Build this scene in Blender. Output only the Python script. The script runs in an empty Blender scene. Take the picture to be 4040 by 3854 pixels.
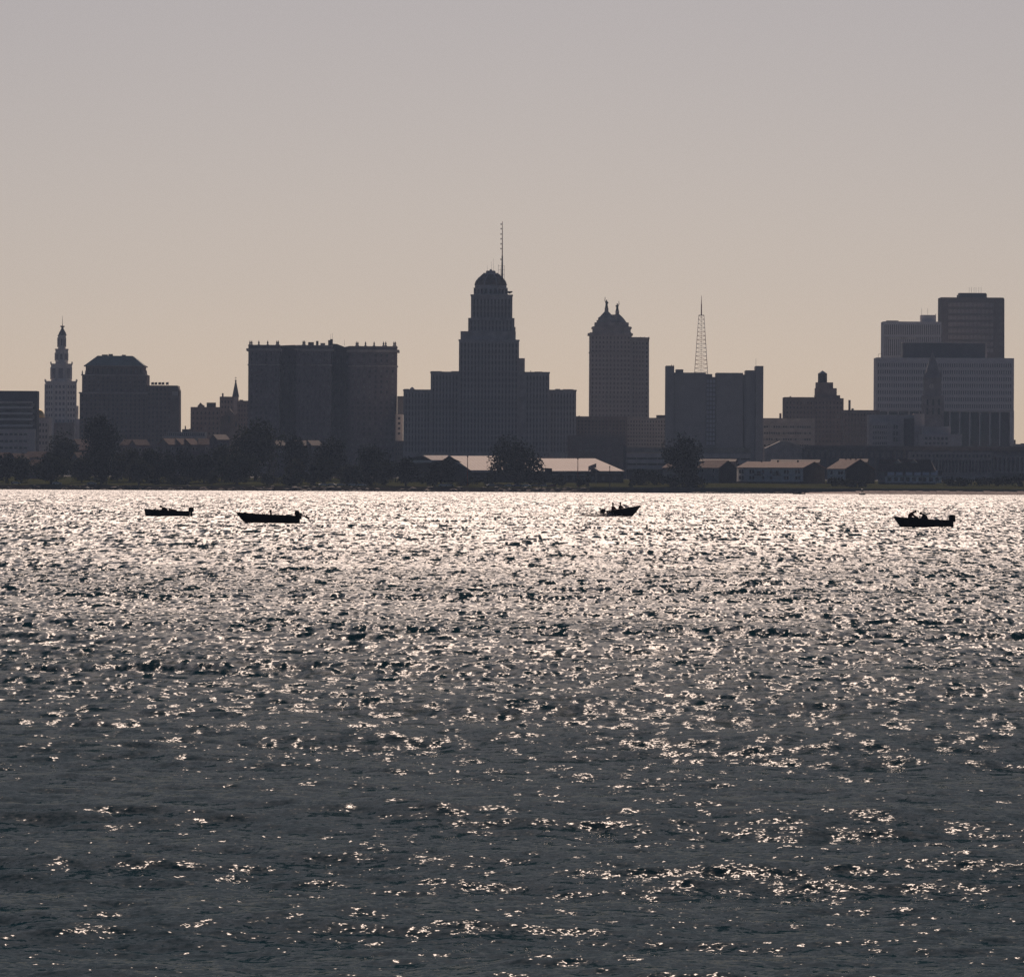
import bpy, bmesh, math, random
import numpy as np
from mathutils import Vector, Matrix, Euler

# ------------------------------------------------------------------ camera, sky, sun, exposure
SC = bpy.context.scene
COL = SC.collection
FPX = 27600.0            # focal length in pixels of the 4040 px wide photograph
EYE = 3.26               # height of the lens above the lake
ROLL = math.radians(0.31)
CR, SR = math.cos(ROLL), math.sin(ROLL)

cam_d = bpy.data.cameras.new('camera')
cam = bpy.data.objects.new('camera', cam_d)
COL.objects.link(cam)
cam.location = (0, 0, EYE)
cam.rotation_euler = (Matrix.Rotation(math.pi / 2, 3, 'X') @ Matrix.Rotation(ROLL, 3, 'Z')).to_euler()
cam_d.sensor_fit = 'HORIZONTAL'
cam_d.sensor_width = 36.0
cam_d.lens = 36.0 * FPX / 4040.0
cam_d.shift_y = -14.0 / 4040.0
cam_d.clip_start = 1.0
cam_d.clip_end = 12000.0
SC.camera = cam

SUN_ELEV = math.radians(27.0)
SUN_AZ = math.radians(0.3)            # to the right of the view axis (+Y)
world = bpy.data.worlds.new('World')
SC.world = world
world.use_nodes = True
wn, wl = world.node_tree.nodes, world.node_tree.links
for n in list(wn):
    wn.remove(n)
wo = wn.new('ShaderNodeOutputWorld')
bg = wn.new('ShaderNodeBackground')
sky = wn.new('ShaderNodeTexSky')
sky.sky_type = 'NISHITA'
sky.sun_disc = False
sky.sun_elevation = SUN_ELEV
sky.sun_rotation = SUN_AZ
sky.altitude = 200
sky.air_density = 0.5
sky.dust_density = 1.25
sky.ozone_density = 4.0
grade = wn.new('ShaderNodeMix')
grade.data_type = 'RGBA'
grade.blend_type = 'MULTIPLY'
grade.inputs['Factor'].default_value = 1.0
grade.inputs['B'].default_value = (0.855, 0.772, 0.715, 1)     # the warm cast of the print
bg.inputs['Strength'].default_value = 0.05
wl.new(sky.outputs[0], grade.inputs['A'])
wl.new(grade.outputs['Result'], bg.inputs['Color'])
wl.new(bg.outputs[0], wo.inputs['Surface'])

sun_d = bpy.data.lights.new('sun', 'SUN')
sun = bpy.data.objects.new('sun', sun_d)
COL.objects.link(sun)
sun_d.energy = 5.0
sun_d.angle = math.radians(0.53)
sun_d.color = (1.0, 0.78, 0.64)
to_sun = Vector((math.sin(SUN_AZ) * math.cos(SUN_ELEV), math.cos(SUN_AZ) * math.cos(SUN_ELEV), math.sin(SUN_ELEV)))
sun.rotation_euler = to_sun.to_track_quat('Z', 'Y').to_euler()
sun.location = (0, 2000, 900)

SC.view_settings.view_transform = 'Standard'
SC.view_settings.look = 'None'
SC.view_settings.gamma = 1.0
SC.view_settings.exposure = -0.70
SC.view_settings.use_curve_mapping = False
SC.render.engine = 'CYCLES'
SC.render.dither_intensity = 2.0
SC.cycles.use_denoising = True
SC.cycles.denoiser = 'OPENIMAGEDENOISE'
SC.cycles.denoising_input_passes = 'RGB_ALBEDO_NORMAL'
SC.cycles.denoising_prefilter = 'ACCURATE'
SC.cycles.use_adaptive_sampling = False
SC.cycles.max_bounces = 6
SC.cycles.diffuse_bounces = 2
SC.cycles.glossy_bounces = 3
SC.cycles.transmission_bounces = 4
SC.cycles.volume_bounces = 0
SC.cycles.sample_clamp_indirect = 3.0
SC.cycles.sample_clamp_direct = 1.85     # keeps the glints the sun's own warm colour, as on the print
SC.cycles.caustics_reflective = False
SC.cycles.caustics_refractive = False

# ------------------------------------------------------------------ placing: photograph pixel + distance -> metres
def lev(px, py):
    u, v = px - 2020.0, py - 1927.0
    return u * CR + v * SR, -u * SR + v * CR + 14.0          # right of / below the horizon point, roll removed

def at(px, py, Y):
    u, v = lev(px, py)
    return Vector((u * Y / FPX, Y, EYE - v * Y / FPX))

def ground_z(Y):
    pts = [(3150, 1.2), (3166, 1.9), (3260, 4.2), (3420, 6.0), (3700, 7.0), (6000, 7.0)]
    for (a, za), (b, zb) in zip(pts, pts[1:]):
        if Y <= b:
            return za + (zb - za) * max(0.0, (Y - a) / (b - a))
    return 7.0

# ------------------------------------------------------------------ materials
def new_mat(name):
    m = bpy.data.materials.new(name)
    m.use_nodes = True
    return m, m.node_tree.nodes, m.node_tree.links, m.node_tree.nodes['Principled BSDF']

MATS = {}
def surf(name, col, rough=0.8, var=0.25, scale=0.25, spec=0.08, metal=0.0, emit=None):
    """a matt surface whose colour wanders a little (weathering), in object space"""
    if name in MATS:
        return MATS[name]
    m, n, l, p = new_mat(name)
    tc = n.new('ShaderNodeTexCoord')
    nz = n.new('ShaderNodeTexNoise')
    nz.inputs['Scale'].default_value = scale
    nz.inputs['Detail'].default_value = 5
    ramp = n.new('ShaderNodeMapRange')
    ramp.inputs['From Min'].default_value = 0.3
    ramp.inputs['From Max'].default_value = 0.7
    ramp.inputs['To Min'].default_value = 1 - var
    ramp.inputs['To Max'].default_value = 1 + var
    mul = n.new('ShaderNodeVectorMath'); mul.operation = 'SCALE'
    mul.inputs[0].default_value = col
    l.new(tc.outputs['Object'], nz.inputs['Vector'])
    l.new(nz.outputs['Fac'], ramp.inputs['Value'])
    l.new(ramp.outputs[0], mul.inputs['Scale'])
    l.new(mul.outputs[0], p.inputs['Base Color'])
    p.inputs['Roughness'].default_value = rough
    p.inputs['Specular IOR Level'].default_value = spec
    p.inputs['Metallic'].default_value = metal
    MATS[name] = m
    return m

def glass(name, col=(0.03, 0.035, 0.045), rough=0.12):
    if name in MATS:
        return MATS[name]
    m, n, l, p = new_mat(name)
    p.inputs['Base Color'].default_value = (*col, 1)
    p.inputs['Roughness'].default_value = rough
    p.inputs['IOR'].default_value = 1.5
    MATS[name] = m
    return m

# ------------------------------------------------------------------ objects
def tag(o, label=None, cat=None, group=None, kind=None):
    if label: o['label'] = label
    if cat: o['category'] = cat
    if group: o['group'] = group
    if kind: o['kind'] = kind
    return o

def empty(name, loc, rz=0.0, label=None, cat=None, group=None):
    o = bpy.data.objects.new(name, None)
    COL.objects.link(o)
    o.location = loc
    o.rotation_euler = (0, 0, rz)
    o.empty_display_size = 1
    return tag(o, label, cat, group)

def link(name, mesh, mat, parent=None, loc=None, rz=0.0, scale=None):
    o = bpy.data.objects.new(name, mesh)
    COL.objects.link(o)
    if mat is not None and not mesh.materials:
        mesh.materials.append(mat)
    if parent is not None:
        o.parent = parent
    if loc is not None:
        o.location = loc
    if rz:
        o.rotation_euler = (0, 0, rz)
    if scale is not None:
        o.scale = scale
    return o

class MB:
    """collects boxes, prisms, tubes and faces into one mesh"""
    def __init__(self):
        self.v, self.f = [], []
    def add(self, vs, fs):
        b = len(self.v)
        self.v += [tuple(p) for p in vs]
        self.f += [tuple(i + b for i in q) for q in fs]
        return self
    def box(self, x0, x1, y0, y1, z0, z1):
        return self.add([(x0, y0, z0), (x1, y0, z0), (x1, y1, z0), (x0, y1, z0), (x0, y0, z1), (x1, y0, z1), (x1, y1, z1), (x0, y1, z1)],
                        [(0, 3, 2, 1), (4, 5, 6, 7), (0, 1, 5, 4), (1, 2, 6, 5), (2, 3, 7, 6), (3, 0, 4, 7)])
    def frustum(self, n, r0, r1, z0, z1, cx=0, cy=0, a0=0.0, sx=1, sy=1):
        vs = []
        for r, z in ((r0, z0), (r1, z1)):
            for i in range(n):
                a = a0 + 2 * math.pi * i / n
                vs.append((cx + sx * r * math.cos(a), cy + sy * r * math.sin(a), z))
        fs = [(i, (i + 1) % n, n + (i + 1) % n, n + i) for i in range(n)]
        fs += [tuple(reversed(range(n))), tuple(range(n, 2 * n))]
        return self.add(vs, fs)
    def lathe(self, prof, n, cx=0, cy=0, a0=0.0):
        for (r0, z0), (r1, z1) in zip(prof, prof[1:]):
            self.frustum(n, max(r0, 0.01), max(r1, 0.01), z0, z1, cx, cy, a0)
        return self
    def tube(self, p, q, r0, r1=None, n=6):
        p, q = Vector(p), Vector(q)
        r1 = r0 if r1 is None else r1
        d = (q - p).normalized()
        a = d.orthogonal().normalized()
        b = d.cross(a)
        vs = []
        for c, r in ((p, r0), (q, r1)):
            for i in range(n):
                t = 2 * math.pi * i / n
                vs.append(c + a * (r * math.cos(t)) + b * (r * math.sin(t)))
        fs = [(i, (i + 1) % n, n + (i + 1) % n, n + i) for i in range(n)]
        fs += [tuple(reversed(range(n))), tuple(range(n, 2 * n))]
        return self.add(vs, fs)
    def extrude(self, prof, y0, y1):
        """closed outline in x/z, counter-clockwise seen from -Y, pushed from y0 to y1"""
        n = len(prof)
        vs = [(x, y0, z) for x, z in prof] + [(x, y1, z) for x, z in prof]
        fs = [tuple(range(n)), tuple(reversed(range(n, 2 * n)))]
        fs += [(i, n + i, n + (i + 1) % n, (i + 1) % n) for i in range(n)]
        return self.add(vs, fs)
    def mesh(self, name, smooth=False):
        me = bpy.data.meshes.new(name)
        me.from_pydata(self.v, [], self.f)
        bm = bmesh.new(); bm.from_mesh(me)
        bmesh.ops.recalc_face_normals(bm, faces=bm.faces)
        bm.to_mesh(me); bm.free()
        if smooth:
            me.polygons.foreach_set('use_smooth', [True] * len(me.polygons))
        return me
    def build(self, name, mat, parent=None, loc=None, rz=0.0, smooth=False):
        return link(name, self.mesh(name, smooth), mat, parent, loc, rz)
# ------------------------------------------------------------------ the lake
RIP = (16.0, 0.46)
W_BLUR = [(50, .048), (80, .058), (120, .10), (190, .145), (400, .185), (1000, .22), (3000, .26)]      # distance, gloss blur of unresolved ripples
W_GLOSS = [(50, .15), (90, .17), (190, .30), (600, .40), (3000, .42)]                   # distance, most the surface mirrors at grazing angles
W_LEAN = [(72, 0.0), (110, .03), (190, .075), (500, .11), (3000, .13)]
W_SLOPE = 0.0162

def water_material():
    m, n, l, p = new_mat('lake_water')
    geo = n.new('ShaderNodeNewGeometry')
    def noise(scale, detail, stretch=(1, 1, 1), rough=0.5):
        mp = n.new('ShaderNodeMapping')
        mp.inputs['Scale'].default_value = stretch
        nz = n.new('ShaderNodeTexNoise')
        nz.inputs['Scale'].default_value = scale
        nz.inputs['Detail'].default_value = detail
        nz.inputs['Roughness'].default_value = rough
        l.new(geo.outputs['Position'], mp.inputs['Vector'])
        l.new(mp.outputs[0], nz.inputs['Vector'])
        return nz
    def slope(nz, k):
        sub = n.new('ShaderNodeVectorMath'); sub.operation = 'SUBTRACT'
        sub.inputs[1].default_value = (0.5, 0.5, 0.5)
        l.new(nz.outputs['Color'], sub.inputs[0])
        mu = n.new('ShaderNodeVectorMath'); mu.operation = 'MULTIPLY'
        mu.inputs[1].default_value = (1.25 * k, k, 0)
        l.new(sub.outputs[0], mu.inputs[0])
        return mu
    fine = slope(noise(RIP[0], 2.0, (1, 0.7, 1)), RIP[1])          # capillary ripples everywhere
    # chop that the mesh is too coarse to carry further out (its slope is stored per vertex): wavelets lined up in windrows
    parts = []
    for nm, st in (('chop_a', (4.6, 1.2, 1)), ('chop_b', (2.4, 0.22, 1)), ('chop_c', (1.3, 0.04, 1))):
        att = n.new('ShaderNodeAttribute'); att.attribute_name = nm
        ch = slope(noise(1.0, 1.5, st, 0.55), 1.0)
        cs = n.new('ShaderNodeVectorMath'); cs.operation = 'SCALE'
        l.new(ch.outputs[0], cs.inputs[0]); l.new(att.outputs['Fac'], cs.inputs['Scale'])
        parts.append(cs)
    for q in parts[1:]:
        ad = n.new('ShaderNodeVectorMath'); ad.operation = 'ADD'
        l.new(parts[0].outputs[0], ad.inputs[0]); l.new(q.outputs[0], ad.inputs[1])
        parts[0] = ad
    cs = parts[0]
    gust = noise(0.030, 3, (0.5, 1, 1))                            # cat's paws: patches of rougher and calmer water
    gm = n.new('ShaderNodeMapRange')
    gm.inputs['From Min'].default_value = 0.36; gm.inputs['From Max'].default_value = 0.64
    gm.inputs['To Min'].default_value = 0.70; gm.inputs['To Max'].default_value = 1.30
    l.new(gust.outputs['Fac'], gm.inputs['Value'])
    add = n.new('ShaderNodeVectorMath'); add.operation = 'ADD'
    l.new(fine.outputs[0], add.inputs[0]); l.new(cs.outputs[0], add.inputs[1])
    sc = n.new('ShaderNodeVectorMath'); sc.operation = 'SCALE'
    l.new(add.outputs[0], sc.inputs[0]); l.new(gm.outputs[0], sc.inputs['Scale'])
    ad2 = n.new('ShaderNodeVectorMath'); ad2.operation = 'ADD'
    la = n.new('ShaderNodeAttribute'); la.attribute_name = 'lean'       # wave fronts steeper than their backs, running to this shore
    lv = n.new('ShaderNodeVectorMath'); lv.operation = 'SCALE'
    lv.inputs[0].default_value = (0, -1, 0)
    l.new(la.outputs['Fac'], lv.inputs['Scale'])
    ad3 = n.new('ShaderNodeVectorMath'); ad3.operation = 'ADD'
    l.new(sc.outputs[0], ad3.inputs[0]); l.new(lv.outputs[0], ad3.inputs[1])
    l.new(geo.outputs['Normal'], ad2.inputs[0]); l.new(ad3.outputs[0], ad2.inputs[1])
    nm = n.new('ShaderNodeVectorMath'); nm.operation = 'NORMALIZE'
    l.new(ad2.outputs[0], nm.inputs[0])
    # a ruffled lake never mirrors fully at grazing angles: its Fresnel curve levels off
    n.remove(p)
    out = n['Material Output']
    fr = n.new('ShaderNodeFresnel'); fr.inputs['IOR'].default_value = 1.333
    l.new(nm.outputs[0], fr.inputs['Normal'])
    ga = n.new('ShaderNodeAttribute'); ga.attribute_name = 'gloss'
    mr = n.new('ShaderNodeMapRange')
    mr.inputs['From Min'].default_value = 0.0; mr.inputs['From Max'].default_value = 0.7
    mr.inputs['To Min'].default_value = 0.004; l.new(ga.outputs['Fac'], mr.inputs['To Max'])
    l.new(fr.outputs[0], mr.inputs['Value'])
    gl = n.new('ShaderNodeBsdfGlossy')
    ra = n.new('ShaderNodeAttribute'); ra.attribute_name = 'blur'       # ripples too far off to resolve become gloss blur
    l.new(ra.outputs['Fac'], gl.inputs['Roughness'])
    gl.inputs['Color'].default_value = (1, 1, 1, 1)
    l.new(nm.outputs[0], gl.inputs['Normal'])
    df = n.new('ShaderNodeBsdfDiffuse')
    df.inputs['Color'].default_value = (0.012, 0.044, 0.064, 1)
    mx = n.new('ShaderNodeMixShader')
    l.new(mr.outputs[0], mx.inputs['Fac']); l.new(df.outputs[0], mx.inputs[1]); l.new(gl.outputs[0], mx.inputs[2])
    l.new(mx.outputs[0], out.inputs['Surface'])
    return m

WATER = water_material()

def build_water():
    rng = np.random.default_rng(7)
    Y = [40.0]
    while Y[-1] < 3190:
        Y.append(Y[-1] * (1 + 0.00145 * max(1.0, Y[-1] / 800) ** 0.3))
    Y = np.array(Y)
    rows, ncol = len(Y), 360
    t = np.linspace(-1, 1, ncol)
    half = 0.088 * Y + 3.0
    X = half[:, None] * t[None, :]
    YY = np.repeat(Y[:, None], ncol, 1)
    dx = (half * 2 / (ncol - 1))[:, None]
    dy = np.gradient(Y)[:, None]
    Z = np.zeros_like(X)
    lost = np.zeros((rows, 1))
    nw = 120
    lam = np.exp(rng.uniform(math.log(0.20), math.log(4.8), nw))
    ang = rng.normal(0, 0.78, nw) + math.radians(-99)             # running towards the camera
    k = 2 * math.pi / lam
    ph = rng.uniform(0, 2 * math.pi, nw)
    slope = W_SLOPE * np.where(lam < 0.9, 1.0, (0.9 / lam) ** 0.6) * rng.uniform(0.6, 1.3, nw)
    # a slower swell under the chop
    ns = 34
    lam2 = np.exp(rng.uniform(math.log(4.8), math.log(17.0), ns))
    lam = np.concatenate([lam, lam2]); k = 2 * math.pi / lam
    ang = np.concatenate([ang, rng.normal(0, 0.45, ns) + math.radians(-97)])
    ph = np.concatenate([ph, rng.uniform(0, 2 * math.pi, ns)])
    slope = np.concatenate([slope, SWELL * (7.0 / np.maximum(lam2, 7.0)) ** 0.5 * rng.uniform(0.6, 1.3, ns)])
    nw += ns
    amp = slope / k
    for i in range(nw):
        kx, ky = k[i] * math.cos(ang[i]), k[i] * math.sin(ang[i])
        inc = np.sqrt((kx * dx) ** 2 + (ky * dy) ** 2)
        w = np.clip((2.3 - inc) / 0.8, 0, 1)
        lost += slope[i] ** 2 * 0.5 * (1 - w)
        if w.max() <= 0:
            continue
        last = int(np.nonzero(w[:, 0] > 0)[0].max()) + 1
        p = kx * X[:last] + ky * YY[:last] + ph[i]
        Z[:last] += amp[i] * w[:last] * (np.sin(p) + 0.22 * np.cos(2 * p))
    edge = np.clip((1 - np.abs(t)) / 0.02, 0, 1)[None, :]
    Z *= edge
    co = np.stack([X, YY, Z], -1).reshape(-1, 3).astype(np.float32)
    idx = np.arange(rows * ncol).reshape(rows, ncol)
    q = np.stack([idx[:-1, :-1], idx[:-1, 1:], idx[1:, 1:], idx[1:, :-1]], -1).reshape(-1, 4).astype(np.int32)
    me = bpy.data.meshes.new('lake')
    me.vertices.add(len(co)); me.vertices.foreach_set('co', co.ravel())
    me.loops.add(q.size); me.loops.foreach_set('vertex_index', q.ravel())
    me.polygons.add(len(q)); me.polygons.foreach_set('loop_start', np.arange(0, q.size, 4, dtype=np.int32))
    me.polygons.foreach_set('use_smooth', np.ones(len(q), dtype=bool))
    lg = np.log(Y)
    ramp = lambda pts: np.interp(lg, [math.log(p[0]) for p in pts], [p[1] for p in pts])[:, None]
    # noise colour has a spread of about 0.11 around its mean; the open lake beyond the lee of the near shore is choppier
    far = FAR_CHOP * ramp([(72, 0.0), (110, 0.55), (190, 1.0), (4000, 1.0)])
    sg = np.sqrt(lost + far ** 2) / 0.11
    wa, wb = ramp([(200, 1.0), (420, 0.0)]), ramp([(200, 0.0), (420, 1.0), (700, 1.0), (1300, 0.0)])
    wc = ramp([(700, 0.0), (1300, 1.0)])
    for nm, wt in (('chop_a', wa), ('chop_b', wb), ('chop_c', wc)):
        a = me.attributes.new(nm, 'FLOAT', 'POINT')
        a.data.foreach_set('value', np.repeat(sg * np.sqrt(wt), ncol, 1).ravel().astype(np.float32))
    for nm, pts in (('blur', W_BLUR), ('gloss', W_GLOSS), ('lean', W_LEAN)):
        a = me.attributes.new(nm, 'FLOAT', 'POINT')
        a.data.foreach_set('value', np.repeat(ramp(pts), ncol, 1).ravel().astype(np.float32))
    me.update()
    o = link('lake', me, WATER)
    tag(o, 'dark choppy lake glittering with sunlight', 'water', kind='structure')
    b = MB()
    b.add([(-880, -150, -0.55), (880, -150, -0.55), (880, 3300, -0.55), (-880, 3300, -0.55)], [(0, 1, 2, 3)])
    m2 = b.mesh('lake_side')
    a = m2.attributes.new('chop_b', 'FLOAT', 'POINT')
    a.data.foreach_set('value', [1.6] * 4)
    a = m2.attributes.new('blur', 'FLOAT', 'POINT')
    a.data.foreach_set('value', [0.3] * 4)
    a = m2.attributes.new('gloss', 'FLOAT', 'POINT')
    a.data.foreach_set('value', [0.3] * 4)
    o2 = link('lake_side', m2, WATER)
    tag(o2, 'open lake water on either side', 'water', kind='structure')
    print('WATER', Z.std(), Z.min(), Z.max(), rows, np.sqrt((slope**2/2).sum()), np.sqrt(lost).max())

SWELL = 0.0115
FAR_CHOP = 0.215
build_water()
# ------------------------------------------------------------------ building kit
STONE = surf('tan_sandstone', (0.50, 0.47, 0.45), 0.85)
BRICK = surf('dark_red_brick', (0.21, 0.185, 0.20), 0.9)
BROWN = surf('brown_brick', (0.26, 0.215, 0.20), 0.9)
TERRA = surf('white_terracotta', (0.84, 0.79, 0.74), 0.7, 0.12)
CONC = surf('grey_concrete', (0.44, 0.42, 0.40), 0.85, 0.07)
PALEC = surf('pale_concrete', (0.62, 0.57, 0.54), 0.8, 0.15)
LIME = surf('limestone', (0.46, 0.42, 0.39), 0.85)
DARKC = surf('dark_cladding', (0.12, 0.122, 0.14), 0.6, 0.1)
STEEL = surf('dark_steel', (0.10, 0.09, 0.09), 0.6, 0.2)
COPPER = surf('green_copper', (0.36, 0.42, 0.38), 0.55, 0.2)
TILE = surf('red_shingle', (0.27, 0.165, 0.135), 0.8, 0.3, 0.6, 0.03)
WHITEW = surf('white_stucco', (0.80, 0.79, 0.76), 0.8, 0.12)
GREYROOF = surf('grey_roofing', (0.16, 0.15, 0.15), 0.9)
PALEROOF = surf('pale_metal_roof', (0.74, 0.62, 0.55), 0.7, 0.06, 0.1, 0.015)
GOLD = surf('gilded_copper', (0.85, 0.55, 0.18), 0.45, 0.08, 0.3, 0.5, 1.0)
REDPAINT = surf('red_painted_steel', (0.42, 0.08, 0.05), 0.6, 0.1)
WHITEPAINT = surf('white_painted_steel', (0.7, 0.68, 0.66), 0.6, 0.1)
GLASS = glass('window_glass', (0.022, 0.026, 0.035), 0.15)
SOFTGLASS = glass('pale_window_glass', (0.20, 0.19, 0.19), 0.3)
MIDWIN = surf('mid_grey_window', (0.34, 0.33, 0.34), 0.5, 0.2, 0.2)
DIMWIN = surf('dim_recessed_window', (0.20, 0.185, 0.18), 0.5, 0.3, 0.2)
STONESP = surf('stone_spandrel', (0.36, 0.325, 0.30), 0.85)
PALEWIN = surf('painted_sky_pane', (0.33, 0.32, 0.31), 0.6, 0.25, 0.05)  # pale colour stands in for the sky mirrored in window glass
RNG = random.Random(11)

class Bld:
    """a building at distance Y whose outline is given in photograph pixels; local y runs away from the lake"""
    def __init__(self, name, label, cx, Y, cat='building', rz=0.0, group=None):
        self.Y = Y
        c = at(cx, 1700, Y)
        self.cx, self.zb = c.x, ground_z(Y)
        self.root = empty(name, (c.x, Y, self.zb), rz, label, cat, group)
        self.panes = []
        self.m = Y / FPX
    def p(self, px, py):
        w = at(px, py, self.Y)
        return w.x - self.cx, w.z - self.zb
    def span(self, px0, px1, pt, pb):
        x0, z1 = self.p(px0, pt)
        x1, _ = self.p(px1, pt)
        z0 = -1.0 if pb is None else self.p((px0 + px1) / 2, pb)[1]
        z1 = self.p((px0 + px1) / 2, pt)[1]
        return x0, x1, z0, z1
    def box(self, part, px0, px1, pt, pb=None, d0=0.0, d1=25.0, mat=None, parent=None):
        x0, x1, z0, z1 = self.span(px0, px1, pt, pb)
        return MB().box(x0, x1, d0, d1, z0, z1).build(part, mat, parent or self.root)
    def prof(self, part, pts, d0, d1, mat, parent=None):
        return MB().extrude([self.p(*q) for q in pts], d0, d1).build(part, mat, parent or self.root)
    def ledge(self, px0, px1, pt, th=0.8, out=0.7, d=0.0, mat=None, name='cornice', depth=None, parent=None):
        x0, x1, z0, z1 = self.span(px0, px1, pt, None)
        dd = depth if depth is not None else 3.0
        return MB().box(x0 - out, x1 + out, d - out, d + dd, z1 - th, z1 + 0.02).build(name, mat, parent or self.root)
    def grid(self, px0, px1, pt, pb, nc, nr, fw=0.5, fh=0.55, d=0.0, wall=None, pane=None, proud=0.45, piers=True, spandrels=True, skip=None, vary=0.0, alt=None, sp=None):
        """windows set back between piers and spandrels that stand proud of the core"""
        x0, x1, z0, z1 = self.span(px0, px1, pt, pb)
        cw, ch = (x1 - x0) / nc, (z1 - z0) / nr
        if piers:
            pw = cw * (1 - fw)
            me = MB().box(-pw / 2, pw / 2, -proud, 0.02, 0, z1 - z0).mesh('pier')
            me.materials.append(wall)
            mh = MB().box(-pw / 4, pw / 4, -proud, 0.02, 0, z1 - z0).mesh('pier')
            mh.materials.append(wall)
            for i in range(nc + 1):
                end = i in (0, nc)
                xx = x0 + i * cw + (pw / 4 if i == 0 else -pw / 4 if i == nc else 0)
                link('pier', mh if end else me, None, self.root, (xx, d, z0))
        if spandrels:
            sh = ch * (1 - fh)
            me = MB().box(x0 + 0.01, x1 - 0.01, -proud * 0.7, 0.02, -sh / 2, sh / 2).mesh('spandrel')
            me.materials.append(sp or wall)
            for j in range(nr + 1):
                zz = z0 + j * ch
                if j in (0, nr):
                    zz += sh / 4 if j == 0 else -sh / 4
                    link('spandrel', me, None, self.root, (0, d, zz), scale=(1, 1, 0.5))
                else:
                    link('spandrel', me, None, self.root, (0, d, zz))
        for j in range(nr):
            for i in range(nc):
                if skip and skip(i, j):
                    continue
                mt = pane
                if alt is not None and RNG.random() < vary:
                    mt = alt
                self.panes.append((x0 + (i + .5) * cw, z0 + (j + .5) * ch, cw * fw, ch * fh, d, mt, 0.0, 0.0))
    def pane(self, px, py, wpx, hpx, d, mat):
        x, z = self.p(px, py)
        self.panes.append((x, z, wpx * self.m, hpx * self.m, d, mat, 0.0, 0.0))
    def done(self, name='window', limit=300):
        ps = sorted(self.panes, key=lambda q: -q[2] * q[3])
        cache = {}
        for (x, z, w, h, d, mt, a, _) in ps[:limit]:
            key = (round(w, 2), round(h, 2), mt.name)
            if key not in cache:
                me = MB().box(-w / 2, w / 2, -0.07, 0.03, -h / 2, h / 2).mesh(name)
                me.materials.append(mt)
                cache[key] = me
            o = link(name, cache[key], None, self.root, (x, d, z), a)
        if len(ps) > limit:
            by = {}
            for q in ps[limit:]:
                by.setdefault(q[5].name, []).append(q)
            for k, qs in by.items():
                mb = MB()
                for (x, z, w, h, d, mt, a, _) in qs:
                    mb.box(x - w / 2, x + w / 2, d - 0.07, d + 0.03, z - h / 2, z + h / 2)
                o = mb.build('window_rows', qs[0][5], self.root)
                o['kind'] = 'stuff'
        return self.root
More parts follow.
